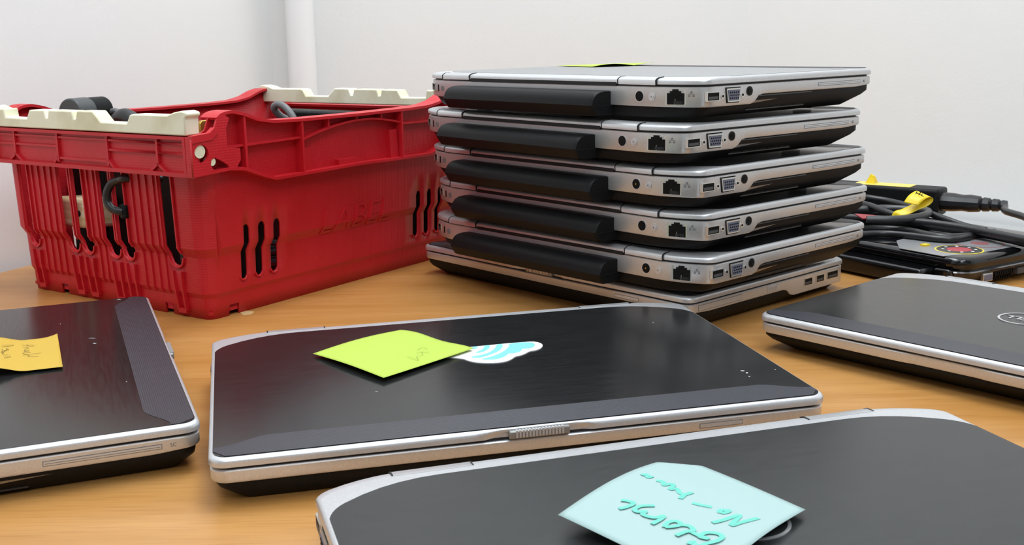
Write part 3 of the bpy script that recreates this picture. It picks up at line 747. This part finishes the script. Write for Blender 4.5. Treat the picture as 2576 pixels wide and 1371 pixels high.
m = MB(); m.add(vs, fs); body = m.build('crate_body', REDT, CR, smooth=12, solid=.0019)
m = MB(); m.box(.002, CL - .002, .002, CW - .002, .004, .007); m.build('crate_floor', RED, CR, smooth=0)
# ribs of the short ends
def face(side):
    if side == 'front': return lambda u, z, o: (u, -off(z) - o, z)
    if side == 'back': return lambda u, z, o: (u, CW + off(z) + o, z)
    if side == 'left': return lambda u, z, o: (-off(z) - o, u, z)
    return lambda u, z, o: (CL + off(z) + o, u, z)
def strip(mb, fn, path, w, p0, p1, m_=None):     # raised rib along a path of (u, z)
    rings = []
    for i, (u, z) in enumerate(path):
        a = path[max(i - 1, 0)]; b_ = path[min(i + 1, len(path) - 1)]; du, dz = b_[0] - a[0], b_[1] - a[1]; L = math.hypot(du, dz) or 1
        nu, nz = -dz / L * w / 2, du / L * w / 2
        rings.append([fn(u + nu, z + nz, p0), fn(u - nu, z - nz, p0), fn(u - nu, z - nz, p1), fn(u + nu, z + nz, p1)])
    mb.loft(rings, m_)
ZR = [.012, .0235, .035, .045, .054, .059, .064, .08, .1, .1285]
for side in ('left', 'right'):
    fn = face(side); m = MB()
    for c, w in SL_SHORT:
        for s in (-1, 1):
            e = c + s * (w / 2 + .0011)
            strip(m, fn, [(c + s * .0048, .006), (c + s * .0052, .03), (c + s * .0056, .042)], .0020, -.001, .0030)
            strip(m, fn, [(e, z) for z in ZR if z > .0565], .0016, -.001, .0019)
        # closing arc under the slot and the foot of the channel
        r = w / 2 + .0011
        strip(m, fn, [(c + r * math.cos(a), .047 + w / 2 + r * math.sin(a) - .0005) for a in [math.pi + math.pi * k / 10 for k in range(11)]], .0016, -.001, .0019)
        strip(m, fn, [(c - .005, .006), (c + .005, .006)], .004, -.001, .0030)
    for c in (.049, .059, .069, .079, .134, .143, .199, .209, .219, .229):
        strip(m, fn, [(c, .02), (c, .0235)] + [(c + .0, z) for z in ZR[2:]], .0016, -.001, .0016)
    m.build('side_ribs', RED, body, smooth=30)
# long side slot borders and LABEL lettering
for side in ('front', 'back'):
    fn = face(side); m = MB()
    for c, w in SL_LONG:
        r = w / 2 + .0008
        m = MB(); strip(m, fn, [(c + r * math.cos(a), .031 + w / 2 + r * math.sin(a)) for a in [math.pi * 1.1 + math.pi * .8 * k / 8 for k in range(9)]], .0014, -.001, .0009)
        m.build('slot_lip', RED, body, smooth=30)
me = text_mesh('LABEL', .035, .0012, .25, 1.08, -.0004)
bm = bmesh.new(); bm.from_mesh(me)
for lv in (-.011, -.003): bmesh.ops.bisect_plane(bm, geom=bm.verts[:] + bm.edges[:] + bm.faces[:], plane_co=(0, lv, 0), plane_no=(0, 1, 0))
bm.to_mesh(me); bm.free()
for v in me.vertices:
    u, z, o = v.co.x + .181, v.co.y + .067, v.co.z
    v.co = face('front')(u, z, .0004 + o)
lab = mobj('embossed_lettering', me, RED, body)
# rims
PI_, PO_ = .0102, .0225          # recessed plate and outer lip, distances from the base outline
def rim_long(side):
    sg, y0 = (-1, 0) if side == 'front' else (1, CW); fn = lambda u, z, o: (u, y0 + sg * o, z)
    us = [-.024 + (CL + .048) * k / 90 for k in range(91)]; m = MB()
    m.loft([[fn(u, zb(u), PI_) for u in us] + [fn(u, zt(u) - .0004, PI_) for u in us[::-1]], [fn(u, zb(u), PI_ + .0016) for u in us] + [fn(u, zt(u) - .0004, PI_ + .0016) for u in us[::-1]]], REDT)
    ul = [u for u in us if -.001 <= u <= CL + .001]
    for f_, w in ((zt, -.0013), (zb, .0013)):
        strip(m, fn, [(u, f_(u) + w) for u in (us if f_ is zb else ul)], .0026, PI_ - .008 if f_ is zt else PI_ - .002, PO_, RED)
    for u in (.034, .1025, .243, .320): strip(m, fn, [(u, zb(u) + .001), (u, zt(u) - .001)], .0024, PI_, PO_ - .001, RED)
    strip(m, fn, [(.012, .1515), (.034, .1515), (.1025, .1525)], .0018, PI_, PO_ - .003, RED); strip(m, fn, [(.243, .1545), (.320, .1535), (CL - .012, .1515)], .0018, PI_, PO_ - .003, RED)
    arch = [(.1025, .150), (.125, .1555), (.15, .160), (.175, .1625), (.20, .1625), (.222, .160), (.243, .156)]
    strip(m, fn, [(p.x, p.y) for p in catmull([Vector((a, b_, 0)) for a, b_ in arch], 4)], .0018, PI_, PO_ - .003, RED)
    for u, z in ((.139, .158), (.178, .1625), (.214, .1612)): strip(m, fn, [(u, z), (u, zt(u) - .001)], .0018, PI_, PO_ - .003, RED)
    strip(m, fn, [(.113, .119), (.113, .142)], .012, PI_, PI_ + .0040, RED)
    strip(m, fn, [(.234, .121), (.2325, .149)], .011, PI_, PO_ - .005, RED)
    strip(m, fn, [(.153, .1225), (.180, .1225)], .0085, PI_, PO_ - .006, RED)
    m.build('rim_long_side', None, CR, smooth=30)
    # flush corner plates with round and teardrop openings
    for e in (0, 1):
        X = (lambda u: u) if e == 0 else (lambda u: CL - u)
        o = [(-.0255, .130), (.020, .1325), (.026, .140), (.026, .150), (.012, .152), (.012, .168), (.016, .176), (.009, .1810), (.0035, .178), (.0005, .171), (-.003, .1655), (-.0255, .163)]
        tri = [(-.007, .139), (-.006, .143), (-.002, .1445), (.004, .1415), (.0115, .137), (.0125, .134), (.009, .1332), (-.001, .1336), (-.005, .135)]
        me = curve_mesh('corner_plate', [[(X(a), b_) for a, b_ in o], [(X(a), b_) for a, b_ in circ(-.0160, .1490, .0074)], [(X(a), b_) for a, b_ in tri]], .0022)
        for v in me.vertices: v.co = Vector(fn(v.co.x, v.co.y, PO_ - .0010 + v.co.z))
        mobj('corner_plate', me, REDT, CR)
        m = MB(); c0 = Vector(fn(X(-.0165), .1508, PI_ + .002)); m.cyl(c0, (0, sg, 0), .0056, PO_ - PI_ - .0032, CREAM, n=24)
        c1 = Vector(fn(X(-.0045), .1412, PI_ + .004)); m.cyl(c1, (0, sg, 0), .0034, PO_ - PI_ - .0046, CREAM, n=20); m.build('arm_pivot', None, CR)
        m = MB(); strip(m, fn, [(X(-.0255), .1612), (X(-.006), .1625), (X(.0005), .167)], .006, PO_ - .004, PO_ + .0012, RED); m.build('corner_ledge', RED, CR, smooth=30)
for s in ('front', 'back'): rim_long(s)
def rim_short(side):
    sg, x0 = (-1, 0) if side == 'left' else (1, CL); fn = lambda v, z, o: (x0 + sg * o, v, z); m = MB(); PI_ = .0165; PL_ = .0102
    a, b_, lo, hi = -.0205, CW + .0205, .1292, .1630
    strip(m, fn, [(a, (lo + hi) / 2), (b_, (lo + hi) / 2)], hi - lo, PI_, PI_ + .0018, REDT)
    strip(m, fn, [(a, lo + .0016), (b_, lo + .0016)], .0034, PL_ - .002, PO_ + .001, RED); strip(m, fn, [(a, hi - .0014), (b_, hi - .0014)], .0028, PL_ - .008, PO_ + .001, RED)
    d = PO_ - .0015
    vr = (.0285, .0964, .1700, .2380)
    for v in vr: strip(m, fn, [(v, .137 if v in (.0285, .2380) else .134), (v, hi - .002)], .0026, PI_, d, RED)
    for v0, v1, two in ((a + .012, .0285, 1), (.0285, .0964, 1), (.0964, .17, 0), (.17, .238, 1), (.238, b_ - .012, 1)):
        strip(m, fn, [(v0, .1565), (v1, .1565)], .0018, PI_, d - .0006, RED)
        if two: strip(m, fn, [(v0, .1480), (v1, .1480)], .0018, PI_, d - .0006, RED)
    strip(m, fn, [(.0964, .1375), (.17, .1375)], .0022, PI_, d - .0006, RED)
    for v in (.0285, .2380):
        strip(m, fn, [(v - .011, .1315), (v, .1385), (v + .011, .1315)], .0022, PI_, d, RED)
    strip(m, fn, [(.0964, .139), (.088, .1315)], .0022, PI_, d, RED); strip(m, fn, [(.17, .139), (.178, .1315)], .0022, PI_, d, RED)
    for v0, v1 in ((a, a + .012), (b_ - .012, b_)): strip(m, fn, [(v0, (lo + hi) / 2), (v1, (lo + hi) / 2)], hi - lo - .001, PI_, PO_ + .0012, REDT)
    m.build('rim_short_side', None, CR, smooth=30)
for s in ('left', 'right'): rim_short(s)
# cream bale arms with castellated tops, one lying on each short rim
AP = [(-.0135, .1633), (.280, .1633), (.280, .1720), (.2745, .1815), (.266, .1830), (.252, .1800), (.246, .1805), (.2445, .1722), (.2100, .1718), (.2045, .1802), (.1815, .1805), (.1795, .1735), (.1765, .1735), (.1745, .1805), (.1395, .1805), (.1375, .1735), (.1345, .1735), (.1315, .1808), (.1090, .1810), (.0985, .1718), (.0625, .1715), (.0575, .1790), (.0525, .1798), (.0085, .1797), (.0005, .1822), (-.0095, .1838), (-.0155, .1828), (-.0165, .1800), (-.0135, .1775)]
for side in ('left', 'right'):
    sg, x0 = (-1, 0) if side == 'left' else (1, CL)
    poly = AP if side == 'left' else [(CW - a, b_) for a, b_ in AP]
    m = MB(); zo_ = .0006 if side == 'left' else .0026
    m.prism(poly, (lambda v, z, o: (x0 + sg * o, v, z + zo_)) if side == 'left' else (lambda v, z, o: (x0 + o - .028, v, z + zo_)), .0085, .0235)
    o = m.build('bale_arm', CREAM, CR, smooth=30, bevel=.0012); o['label'] = 'cream castellated plastic arm'

# ------------------------------------------------------------------ things inside the crate
CRM = Matrix.Translation((-.2642, .9471, 0)) @ Matrix.Rotation(.966, 4, 'Z')
def crate_pt(px, py, u=None, v=None, z=None):          # pixel -> crate coordinates on a plane
    d = ray(px, py); o = Vector((0, 0, CAMH)); Mi = CRM.inverted(); o2 = Mi @ o; d2 = Mi.to_3x3() @ d
    t = (u - o2.x) / d2.x if u is not None else (v - o2.y) / d2.y if v is not None else (z - o2.z) / d2.z
    return o2 + d2 * t
def brick(name, label, size, loc, rot, m_=BLACK, cat='power adapter'):
    r = empty(name, label, cat, loc); r.rotation_euler = rot; r_ = size
    m = MB(); m.box(-r_[0] / 2, r_[0] / 2, -r_[1] / 2, r_[1] / 2, 0, r_[2]); m.build('adapter_body', m_, r, bevel=.003, seg=3)
    return r
cw = lambda u, v, z: CRM @ Vector((u, v, z))
ry = .966
# adapter with grey lead showing above the long rim
pA = crate_pt(790, 285, v=.13); 
pA = crate_pt(822, 284, z=.160)
a1 = brick('power_adapter', 'black power adapter with grey lead lying on top of the crate contents', (.086, .044, .028), cw(min(pA.x, .30), pA.y, .1345), (0.0, .08, ry - .62))
m = MB(); m.tube([(-.040, 0, .015), (-.052, 0, .020), (-.060, -.004, .028), (-.057, -.010, .033), (-.050, -.018, .030), (-.042, -.026, .018), (-.036, -.030, -.005)], .0040); m.build('lead', GREYCAB, a1)
m = MB(); m.box(.042, .058, -.012, .012, .010, .027); m.box(.056, .066, -.009, .009, .012, .024); m.build('plug', BLACK, a1, bevel=.002)
# fill: made-up adapters added to darken the inside seen through the slots
for lab_, v_, w_ in (('tall black filler adapter added to darken the end slots next to the near crate corner', .034, .050), ('tall black filler adapter added to darken the slots behind the cable loop', .106, .058), ('tall black filler adapter added as dark backing behind the beige plug box', .1706, .0606), ('tall black filler adapter added to darken the end slot farthest from the near corner', .2300, .0572)):
    brick('power_adapter', lab_, (.030, w_, .116), cw(.062, v_, .008), (0, 0, ry))
fill = [  # more added adapters, blocking bright views through the long side slots
        ('added black filler adapter in the middle of the crate floor', (.08, .065, .05), (.17, .13, .010), .5), ('black filler adapter added to darken the slots at the end hidden by the laptop stack', (.118, .045, .110), (.291, .038, .010), 0),
        ('added black filler adapter lying low in the crate under the grey lead', (.10, .06, .10), (.275, .185, .010), -.1)]
for lab_, sz, (u, v, z), rz in fill: brick('power_adapter', lab_, sz, cw(u, v, z), (0, 0, ry + rz))
bk = brick('power_adapter', 'flat black adapter lying on the other adapters in the crate', (.12, .070, .035), cw(.165, .13, .062), (0, .0, ry + 1.3))
# cable coil in the crate
def coil(name, label, c, r, n, rad, m_, seed, tilt=.2):
    rnd = random.Random(seed); P = []
    for k in range(n * 10):
        a = 2 * math.pi * k / 10; rr = r * (1 + .16 * rnd.uniform(-1, 1))
        P.append((rr * math.cos(a), rr * .75 * math.sin(a), .006 + k / (n * 10) * rad * 2.2 * n * .6 + .004 * rnd.random()))
    m = MB(); m.tube(P, rad, n=8, sub=4); o = m.build(name, m_); o.location = c; o.rotation_euler = (tilt, .1, seed); return tag(o, label, 'cable')
coil('cable_coil', 'black cable coil in the middle of the crate beside the far long wall', cw(.175, .205, .012), .040, 5, .0034, RUBBER, 2)
coil('cable_coil', 'black cable coil in the crate behind the near long wall', cw(.165, .055, .012), .038, 5, .0035, RUBBER, 3)
# black rounded plug top that sticks up behind the left arm
pk = crate_pt(215, 280, u=.045)
r = empty('plug_charger', 'dark grey rounded plug charger rising above the left bale arm', 'charger', cw(pk.x, pk.y, .128)); r.rotation_euler = (0, 0, ry + .25)
m = MB(); prof = [(-.0135, 0)] + [(-.0135 * math.cos(a), .0470 + .0135 * math.sin(a)) for a in [math.pi * k / 14 for k in range(15)]] + [(.0135, 0)]
DG = mat('dark_grey_plastic', (.06, .063, .066), .4)
m.prism(prof, lambda p, q, d: (d, -p, q), -.022, .002); m.build('charger_body', DG, r, bevel=.0015)
m = MB(); m.prism([(p * .95, q * .99) for p, q in prof], lambda p, q, d: (d, -p, q), .002, .026); m.build('charger_cover', BLACK, r, bevel=.001)
# light grey cable loop, black curved strip, brass pin
p0 = crate_pt(287, 275, u=.07)
m = MB(); m.tube([cw(.072, p0.y + .012, .13), cw(.07, p0.y + .010, .165), cw(.07, p0.y + .003, p0.z - .002), cw(.072, p0.y - .007, .168), cw(.075, p0.y - .01, .13)], .003, n=10); tag(m.build('cable', GREYCAB), 'light grey cable loop showing just above the left bale arm', 'cable')
p1 = crate_pt(318, 300, u=.035)
m = MB(); m.tube([cw(.045, p1.y + .035, .148), cw(.038, p1.y + .02, .163), cw(.034, p1.y, p1.z + .002), cw(.036, p1.y - .018, .162), cw(.045, p1.y - .035, .148)], .0085, n=12); tag(m.build('cable', RUBBER), 'thick black cable arching just behind the left bale arm', 'cable')
p2 = crate_pt(517, 303, v=.03)
r = empty('mains_plug', 'black mains plug with brass pins inside the near crate corner', 'plug', cw(p2.x, .034, .128)); r.rotation_euler = (0, 0, ry)
m = MB(); m.box(-.02, .02, -.008, .018, 0, .022); m.build('plug_body', BLACK, r, bevel=.003)
m = MB(); m.prism([(-.006, 0), (.008, 0), (.008, .030), (.004, .0335), (-.004, .0335), (-.006, .031)], lambda p, q, d: (p, d, q + .010), -.004, 0); m.build('pin', BRASS, r, bevel=.0006)
# beige plug behind the end slots
p3 = crate_pt(190, 530, u=.012)
r = empty('beige_adapter', 'beige plug box seen through the slots of the crate end', 'adapter', cw(.020, p3.y, p3.z - .016)); r.rotation_euler = (0, .08, ry)
m = MB(); m.box(-.016, .02, -.024, .028, 0, .028); m.build('adapter_body', BEIGE, r, bevel=.004, seg=3)
m = MB(); m.cyl((-.016, -.015, .014), (-1, 0, 0), .003, .002); m.build('socket', HOLE, r)
# cable loop poking out of the end slots
L1 = [(322, 448), (300, 452), (280, 462), (269, 485), (270, 508), (282, 525), (297, 531), (310, 532)]
pts = [crate_pt(a, b_, u=-.012 - .006 * math.sin(math.pi * k / 7)) for k, (a, b_) in enumerate(L1)]
pts = [Vector((.02, pts[0].y - .004, pts[0].z - .004))] + pts[:-1] + [pts[-1]]
m = MB(); m.tube([CRM @ p for p in pts], .0036, n=12); lp = m.build('cable', RUBBER)
tag(lp, 'black cable loop poking out of the crate end slots', 'cable')
q_ = CRM @ pts[-1]; m = MB(); 
m.box(-.002, .014, -.0045, .0045, -.0065, .0065); cn = m.build('connector', BLACK, lp, bevel=.002); cn.location = q_; cn.rotation_euler = (0, 0, ry)
m = MB(); m.tube([CRM @ Vector((.012, .03, .02)), CRM @ Vector((.004, .034, .05)), CRM @ Vector((.008, .03, .085)), CRM @ Vector((.02, .03, .12))], .004); tag(m.build('cable', RUBBER), 'black cable standing behind the end slot next to the near crate corner', 'cable')

# ------------------------------------------------------------------ black netbook
NB = empty('netbook', 'glossy black netbook with round stickers on its lid', 'netbook', (.414, 1.0007, 0), math.radians(32))
# local: x away from the hinge (front edge), y along the hinge edge
NW, ND = .262, .180
def rrect(x0, x1, y0, y1, r, n=8):
    P = []
    for cx, cy, a0 in ((x1 - r, y1 - r, 0), (x0 + r, y1 - r, 90), (x0 + r, y0 + r, 180), (x1 - r, y0 + r, 270)):
        for k in range(n + 1):
            a = math.radians(a0 + 90 * k / n); P.append((cx + r * math.cos(a), cy + r * math.sin(a)))
    return P
ring = lambda i, z, r=.02: [(x, y, z) for x, y in rrect(i, ND - i, i, NW - i, r - i * .5)]
m = MB(); m.loft([ring(.012, .0015), ring(.006, .006), ring(.0015, .0125), ring(.001, .0150)]); nb = m.build('base', mat('netbook_brown', (.035, .026, .02), .25), NB)
m = MB(); m.loft([ring(.001, .0148), ring(0, .0158), ring(.0006, .0170)]); m.build('chrome_line', mat('dark_chrome', (.25, .25, .26), .15, .9), NB)
m = MB(); m.loft([ring(.004, .0168), ring(.004, .0200)]); m.build('hinge_gap', GLOSS, NB)
m = MB(); m.loft([ring(.001, .0198), ring(0, .0215), ring(0, .0262), ring(.0012, .0285), ring(.004, .0298), ring(.008, .0302)]); nlid = m.build('lid', GLOSS, NB)
m = MB(); m.box(-.022, .012, .030, .235, .0025, .0185); m.build('battery', GLOSS, NB, bevel=.003, seg=3)
m = MB(); m.box(-.004, .012, .012, .029, .004, .019); m.build('hinge_block', GLOSS, NB, bevel=.002)
for s_, c_ in ((0, .0),):
    m = MB(); m.box(.030, .044, -.0006, .003, .0052, .0132, PORTMET); m.box(.0312, .0428, -.0012, .002, .0062, .0122, VGABLUE); m.build('vga_port', None, nb, bevel=.0006)
    m = MB()
    for k in range(9): m.box(.049 + k * .0034, .0508 + k * .0034, .0004, .004, .0085, .0125)
    for k in range(12): m.box(.040 + k * .0036, .0418 + k * .0036, .0052, .009, .0035, .0062)
    m.build('vent_slots', HOLE, nb, smooth=0)
    m = MB(); m.box(.083, .098, -.0002, .004, .0065, .0122, TONGUE); m.build('usb_port', None, nb, smooth=0)
NBi = (Matrix.Translation(NB.location) @ Matrix.Rotation(math.radians(32), 4, 'Z')).inverted()
def nbp(px, py): p = NBi @ G(px, py, .0304); return (p.x, p.y)
m = MB(); fp = [nbp(*q) for q in ((2280, 625), (2365, 640), (2460, 636), (2540, 622), (2576, 618))] + [(.16, .03), (.165, .13), (.12, .15), (.06, .14)]
fp = [nbp(*q) for q in ((2262, 624), (2372, 644), (2460, 637), (2540, 622), (2600, 612))] + [(.165, .09), (.12, .12), (.03, .10)]
m.loft([[(x, y, .0299) for x, y in fp], [(x, y, .0304) for x, y in fp]]); m.build('plastic_film', FILM, nlid, smooth=0)
def disc(name, c, r, cols_, z=.0305, extra=True):
    m = MB()
    for k, (rr, mm) in enumerate(cols_): m.cyl((c[0], c[1], z - .0003 + k * .00012), (0, 0, 1), r * rr, .0003, mm, n=40)
    if extra:
        for k in range(8):
            a = 2 * math.pi * k / 8; m.cyl((c[0] + r * .66 * math.cos(a), c[1] + r * .66 * math.sin(a), z + .0003), (0, 0, 1), r * .07, .0002, WHITE, n=8)
    return m.build(name, None, nlid, smooth=0)
s1, s2, s3 = nbp(2413, 628), nbp(2465, 613), nbp(2505, 600)
disc('round_sticker', s1, .0225, ((1, STK[2]), (.92, STK[1]), (.5, STK[0])))
disc('round_sticker', s2, .0225, ((1, STK[4]), (.94, FILM), (.84, FILM), (.4, STK[4])), z=.0306, extra=False)
disc('round_sticker', s3, .0225, ((1, STK[3]), (.9, FILM), (.5, WHITE), (.22, STK[3])), z=.0305, extra=False)
m = MB(); a = nbp(2327, 618); m.box(a[0] - .004, a[0] + .004, a[1] - .003, a[1] + .003, .0301, .0320); m.build('tape_corner', YEL, nlid, smooth=0)

# ------------------------------------------------------------------ power adapter and leads on the netbook
pr = Vector((.4765, 1.2315, 0)); ang = math.radians(142.5)
PA = empty('power_adapter', 'black power adapter with a yellow label lying behind the netbook cables', 'power adapter', (pr.x, pr.y, .0305), ang)
# local: x along the adapter to the left, -y is the far side
m = MB(); m.box(0, .130, -.036, 0, 0, .0315); pb = m.build('adapter_body', BLACK, PA, bevel=.0035, seg=3)
m = MB(); m.box(.034, .100, -.031, -.006, .0313, .0319); m.build('yellow_sticker', YELPALE, PA, smooth=0)
m = MB(); m.loft([[(.078, -.016, .0318), (.089, -.016, .0318), (.089, -.028, .0318), (.078, -.028, .0318)], [(.079, -.018, .040), (.084, -.019, .0425), (.084, -.022, .0425), (.079, -.021, .040)]]); m.build('tape_flag', YEL, PA, smooth=0)
# plug in the near end
m = MB(); S_ = lambda x, a, b_: [(x, -.018 + a * math.cos(t), .0165 + b_ * math.sin(t)) for t in [2 * math.pi * (k + .5) / 12 for k in range(12)]]
rg = [(.002, .013, .0105), (-.004, .013, .0105), (-.012, .0128, .0103), (-.022, .0110, .0090), (-.030, .0118, .0098), (-.040, .0095, .0088), (-.042, .0065, .0065), (-.044, .0085, .0080), (-.050, .0078, .0075), (-.052, .0058, .0058), (-.054, .0076, .0072), (-.060, .0070, .0067), (-.0615, .0052, .0052), (-.0635, .0066, .0062), (-.068, .0060, .0058), (-.0685, .004, .004)]
PAM = Matrix.Translation(PA.location) @ Matrix.Rotation(ang, 4, 'Z')
m.loft([S_(*r) for r in rg]); pg = m.build('power_lead', RUBBER, None, smooth=25); pg.matrix_world = PAM
tag(pg, 'black power lead with ribbed plug pushed into the adapter by the wall', 'cable')
m = MB(); e0 = PAM @ Vector((-.066, -.018, .0165)); e1 = GY(2530, 531, e0.y - .030); e2 = GY(2580, 547, e0.y - .075); e3 = GY(2660, 585, e0.y - .15)
m.tube([PAM.inverted() @ p for p in (e0, e1, e2, e3)], .0037, n=12); m.build('lead', RUBBER, pg)

def cable(px, z, r, label, m_=RUBBER, name='cable'):
    m = MB(); zz = z if isinstance(z, (list, tuple)) else [z] * len(px)
    m.tube([G(a, b_, c) for (a, b_), c in zip(px, zz)], r, m_, n=12); return tag(m.build(name, None), label, 'cable')
cable([(2100, 546), (2160, 549), (2230, 553), (2300, 557), (2380, 567), (2460, 580), (2530, 594), (2620, 611)], [.040, .041, .042, .042, .041, .040, .040, .040], .0042, 'thick black cable running across the netbook lid in front of the yellow tape')
cable([(2080, 556), (2150, 558), (2240, 562), (2330, 569), (2420, 581), (2500, 594), (2580, 612), (2650, 630)], .0355, .0040, 'black cable running just below the thickest one over the netbook')
cable([(2110, 582), (2180, 576), (2240, 576), (2290, 581), (2330, 590), (2370, 596), (2420, 595), (2460, 590), (2500, 584)], .0345, .0037, 'black cable bending in a wave over the netbook lid')
cable([(2120, 594), (2190, 588), (2240, 588), (2300, 594), (2350, 600), (2400, 602), (2440, 596)], .0340, .0034, 'black cable lying lowest on the netbook beside the stickers')
cable([(2120, 488), (2180, 497), (2230, 505), (2280, 517), (2330, 534), (2380, 552), (2430, 569), (2480, 580)], [.052, .052, .05, .048, .044, .040, .036, .035], .0036, 'black cable leaving the back of the pile under the power adapter')
cable([(2110, 500), (2180, 515), (2215, 528), (2250, 541), (2290, 552)], [.050, .050, .048, .045, .042], .0036, 'black cable sloping down towards the yellow tape')
cable([(2100, 524), (2170, 526), (2230, 524), (2290, 527), (2325, 529), (2336, 533), (2330, 540), (2300, 547), (2250, 552), (2180, 552)], .046, .0040, 'dark grey cable loop that the yellow tape is wrapped around', mat('cable_dark_grey', (.045, .045, .047), .35))
cable([(2090, 536), (2150, 534), (2210, 537), (2270, 545), (2330, 550)], .039, .0036, 'black cable beside the red tag in the pile')
# red tag under the cables
tg = [G(2150, 540, .046), G(2195, 543, .046), G(2232, 551, .045), G(2170, 552, .045)]
m = MB(); m.loft([[p for p in tg], [p + Vector((0, 0, .0012)) for p in tg]]); tag(m.build('red_tag', REDLAB, smooth=0), 'small red tag lying among the black cables', 'tag')
# folded yellow tape label with its letter
def tp(a, b_, d): return GY(2180 + a / 11.43, 440 + b_ / 11.43, d)
y0 = G(2255, 546, .046).y
E1 = [(1010, 1305, -.004), (1050, 1200, -.005), (1270, 1110, -.006), (1500, 1000, -.005), (1720, 920, -.004), (1880, 800, -.003), (1918, 700, -.003), (1860, 640, -.004), (1740, 660, -.007), (1600, 760, -.009), (1490, 880, -.010)]
E2 = [(712, 1190, .004), (800, 1050, .003), (1010, 985, .003), (1240, 880, .004), (1420, 760, .005), (1530, 620, .006), (1540, 520, .006), (1450, 458, .005), (1330, 500, .003), (1190, 610, 0), (1068, 785, -.002)]
A_ = catmull([tp(a, b_, y0 + d) for a, b_, d in E1], 5); B2 = catmull([tp(a, b_, y0 + d) for a, b_, d in E2], 5)
r = empty('tape_label', 'folded yellow tape label with a letter, wrapped round a cable by the adapter', 'label', tuple(A_[0])); o0 = A_[0]
m = MB(); k = len(A_); W_ = []
for i in range(k):
    for j in range(5): W_.append(A_[i].lerp(B2[i], j / 4) - o0)
m.add(W_, [(i * 5 + j, (i + 1) * 5 + j, (i + 1) * 5 + j + 1, i * 5 + j + 1) for i in range(k - 1) for j in range(4)])
TB = BVHTree.FromPolygons(W_, m.f); m.build('tape', YEL, r, smooth=60, solid=.0002)
m = MB()
for st in ([(1415, 545), (1450, 478)], [(1432, 515), (1520, 560), (1640, 622)], [(1500, 575), (1555, 500)], [(1575, 592), (1610, 535)]):
    P = []
    for a, b_ in st:
        d_ = ray(2180 + a / 11.43, 440 + b_ / 11.43).normalized(); hit = TB.ray_cast(Vector((0, 0, CAMH)) - o0, d_)[0]
        P.append((hit if hit is not None else tp(a, b_, y0 - .006) - o0) - d_ * .0004)
    n_ = len(P)
    up = (P[-1] - P[0]).cross(ray(2300, 480)).normalized() * .0005
    m.add([p + up for p in P] + [p - up for p in P], [(i, i + 1, n_ + i + 1, n_ + i) for i in range(n_ - 1)])
m.build('tape_lettering', INK_K, r, smooth=0)
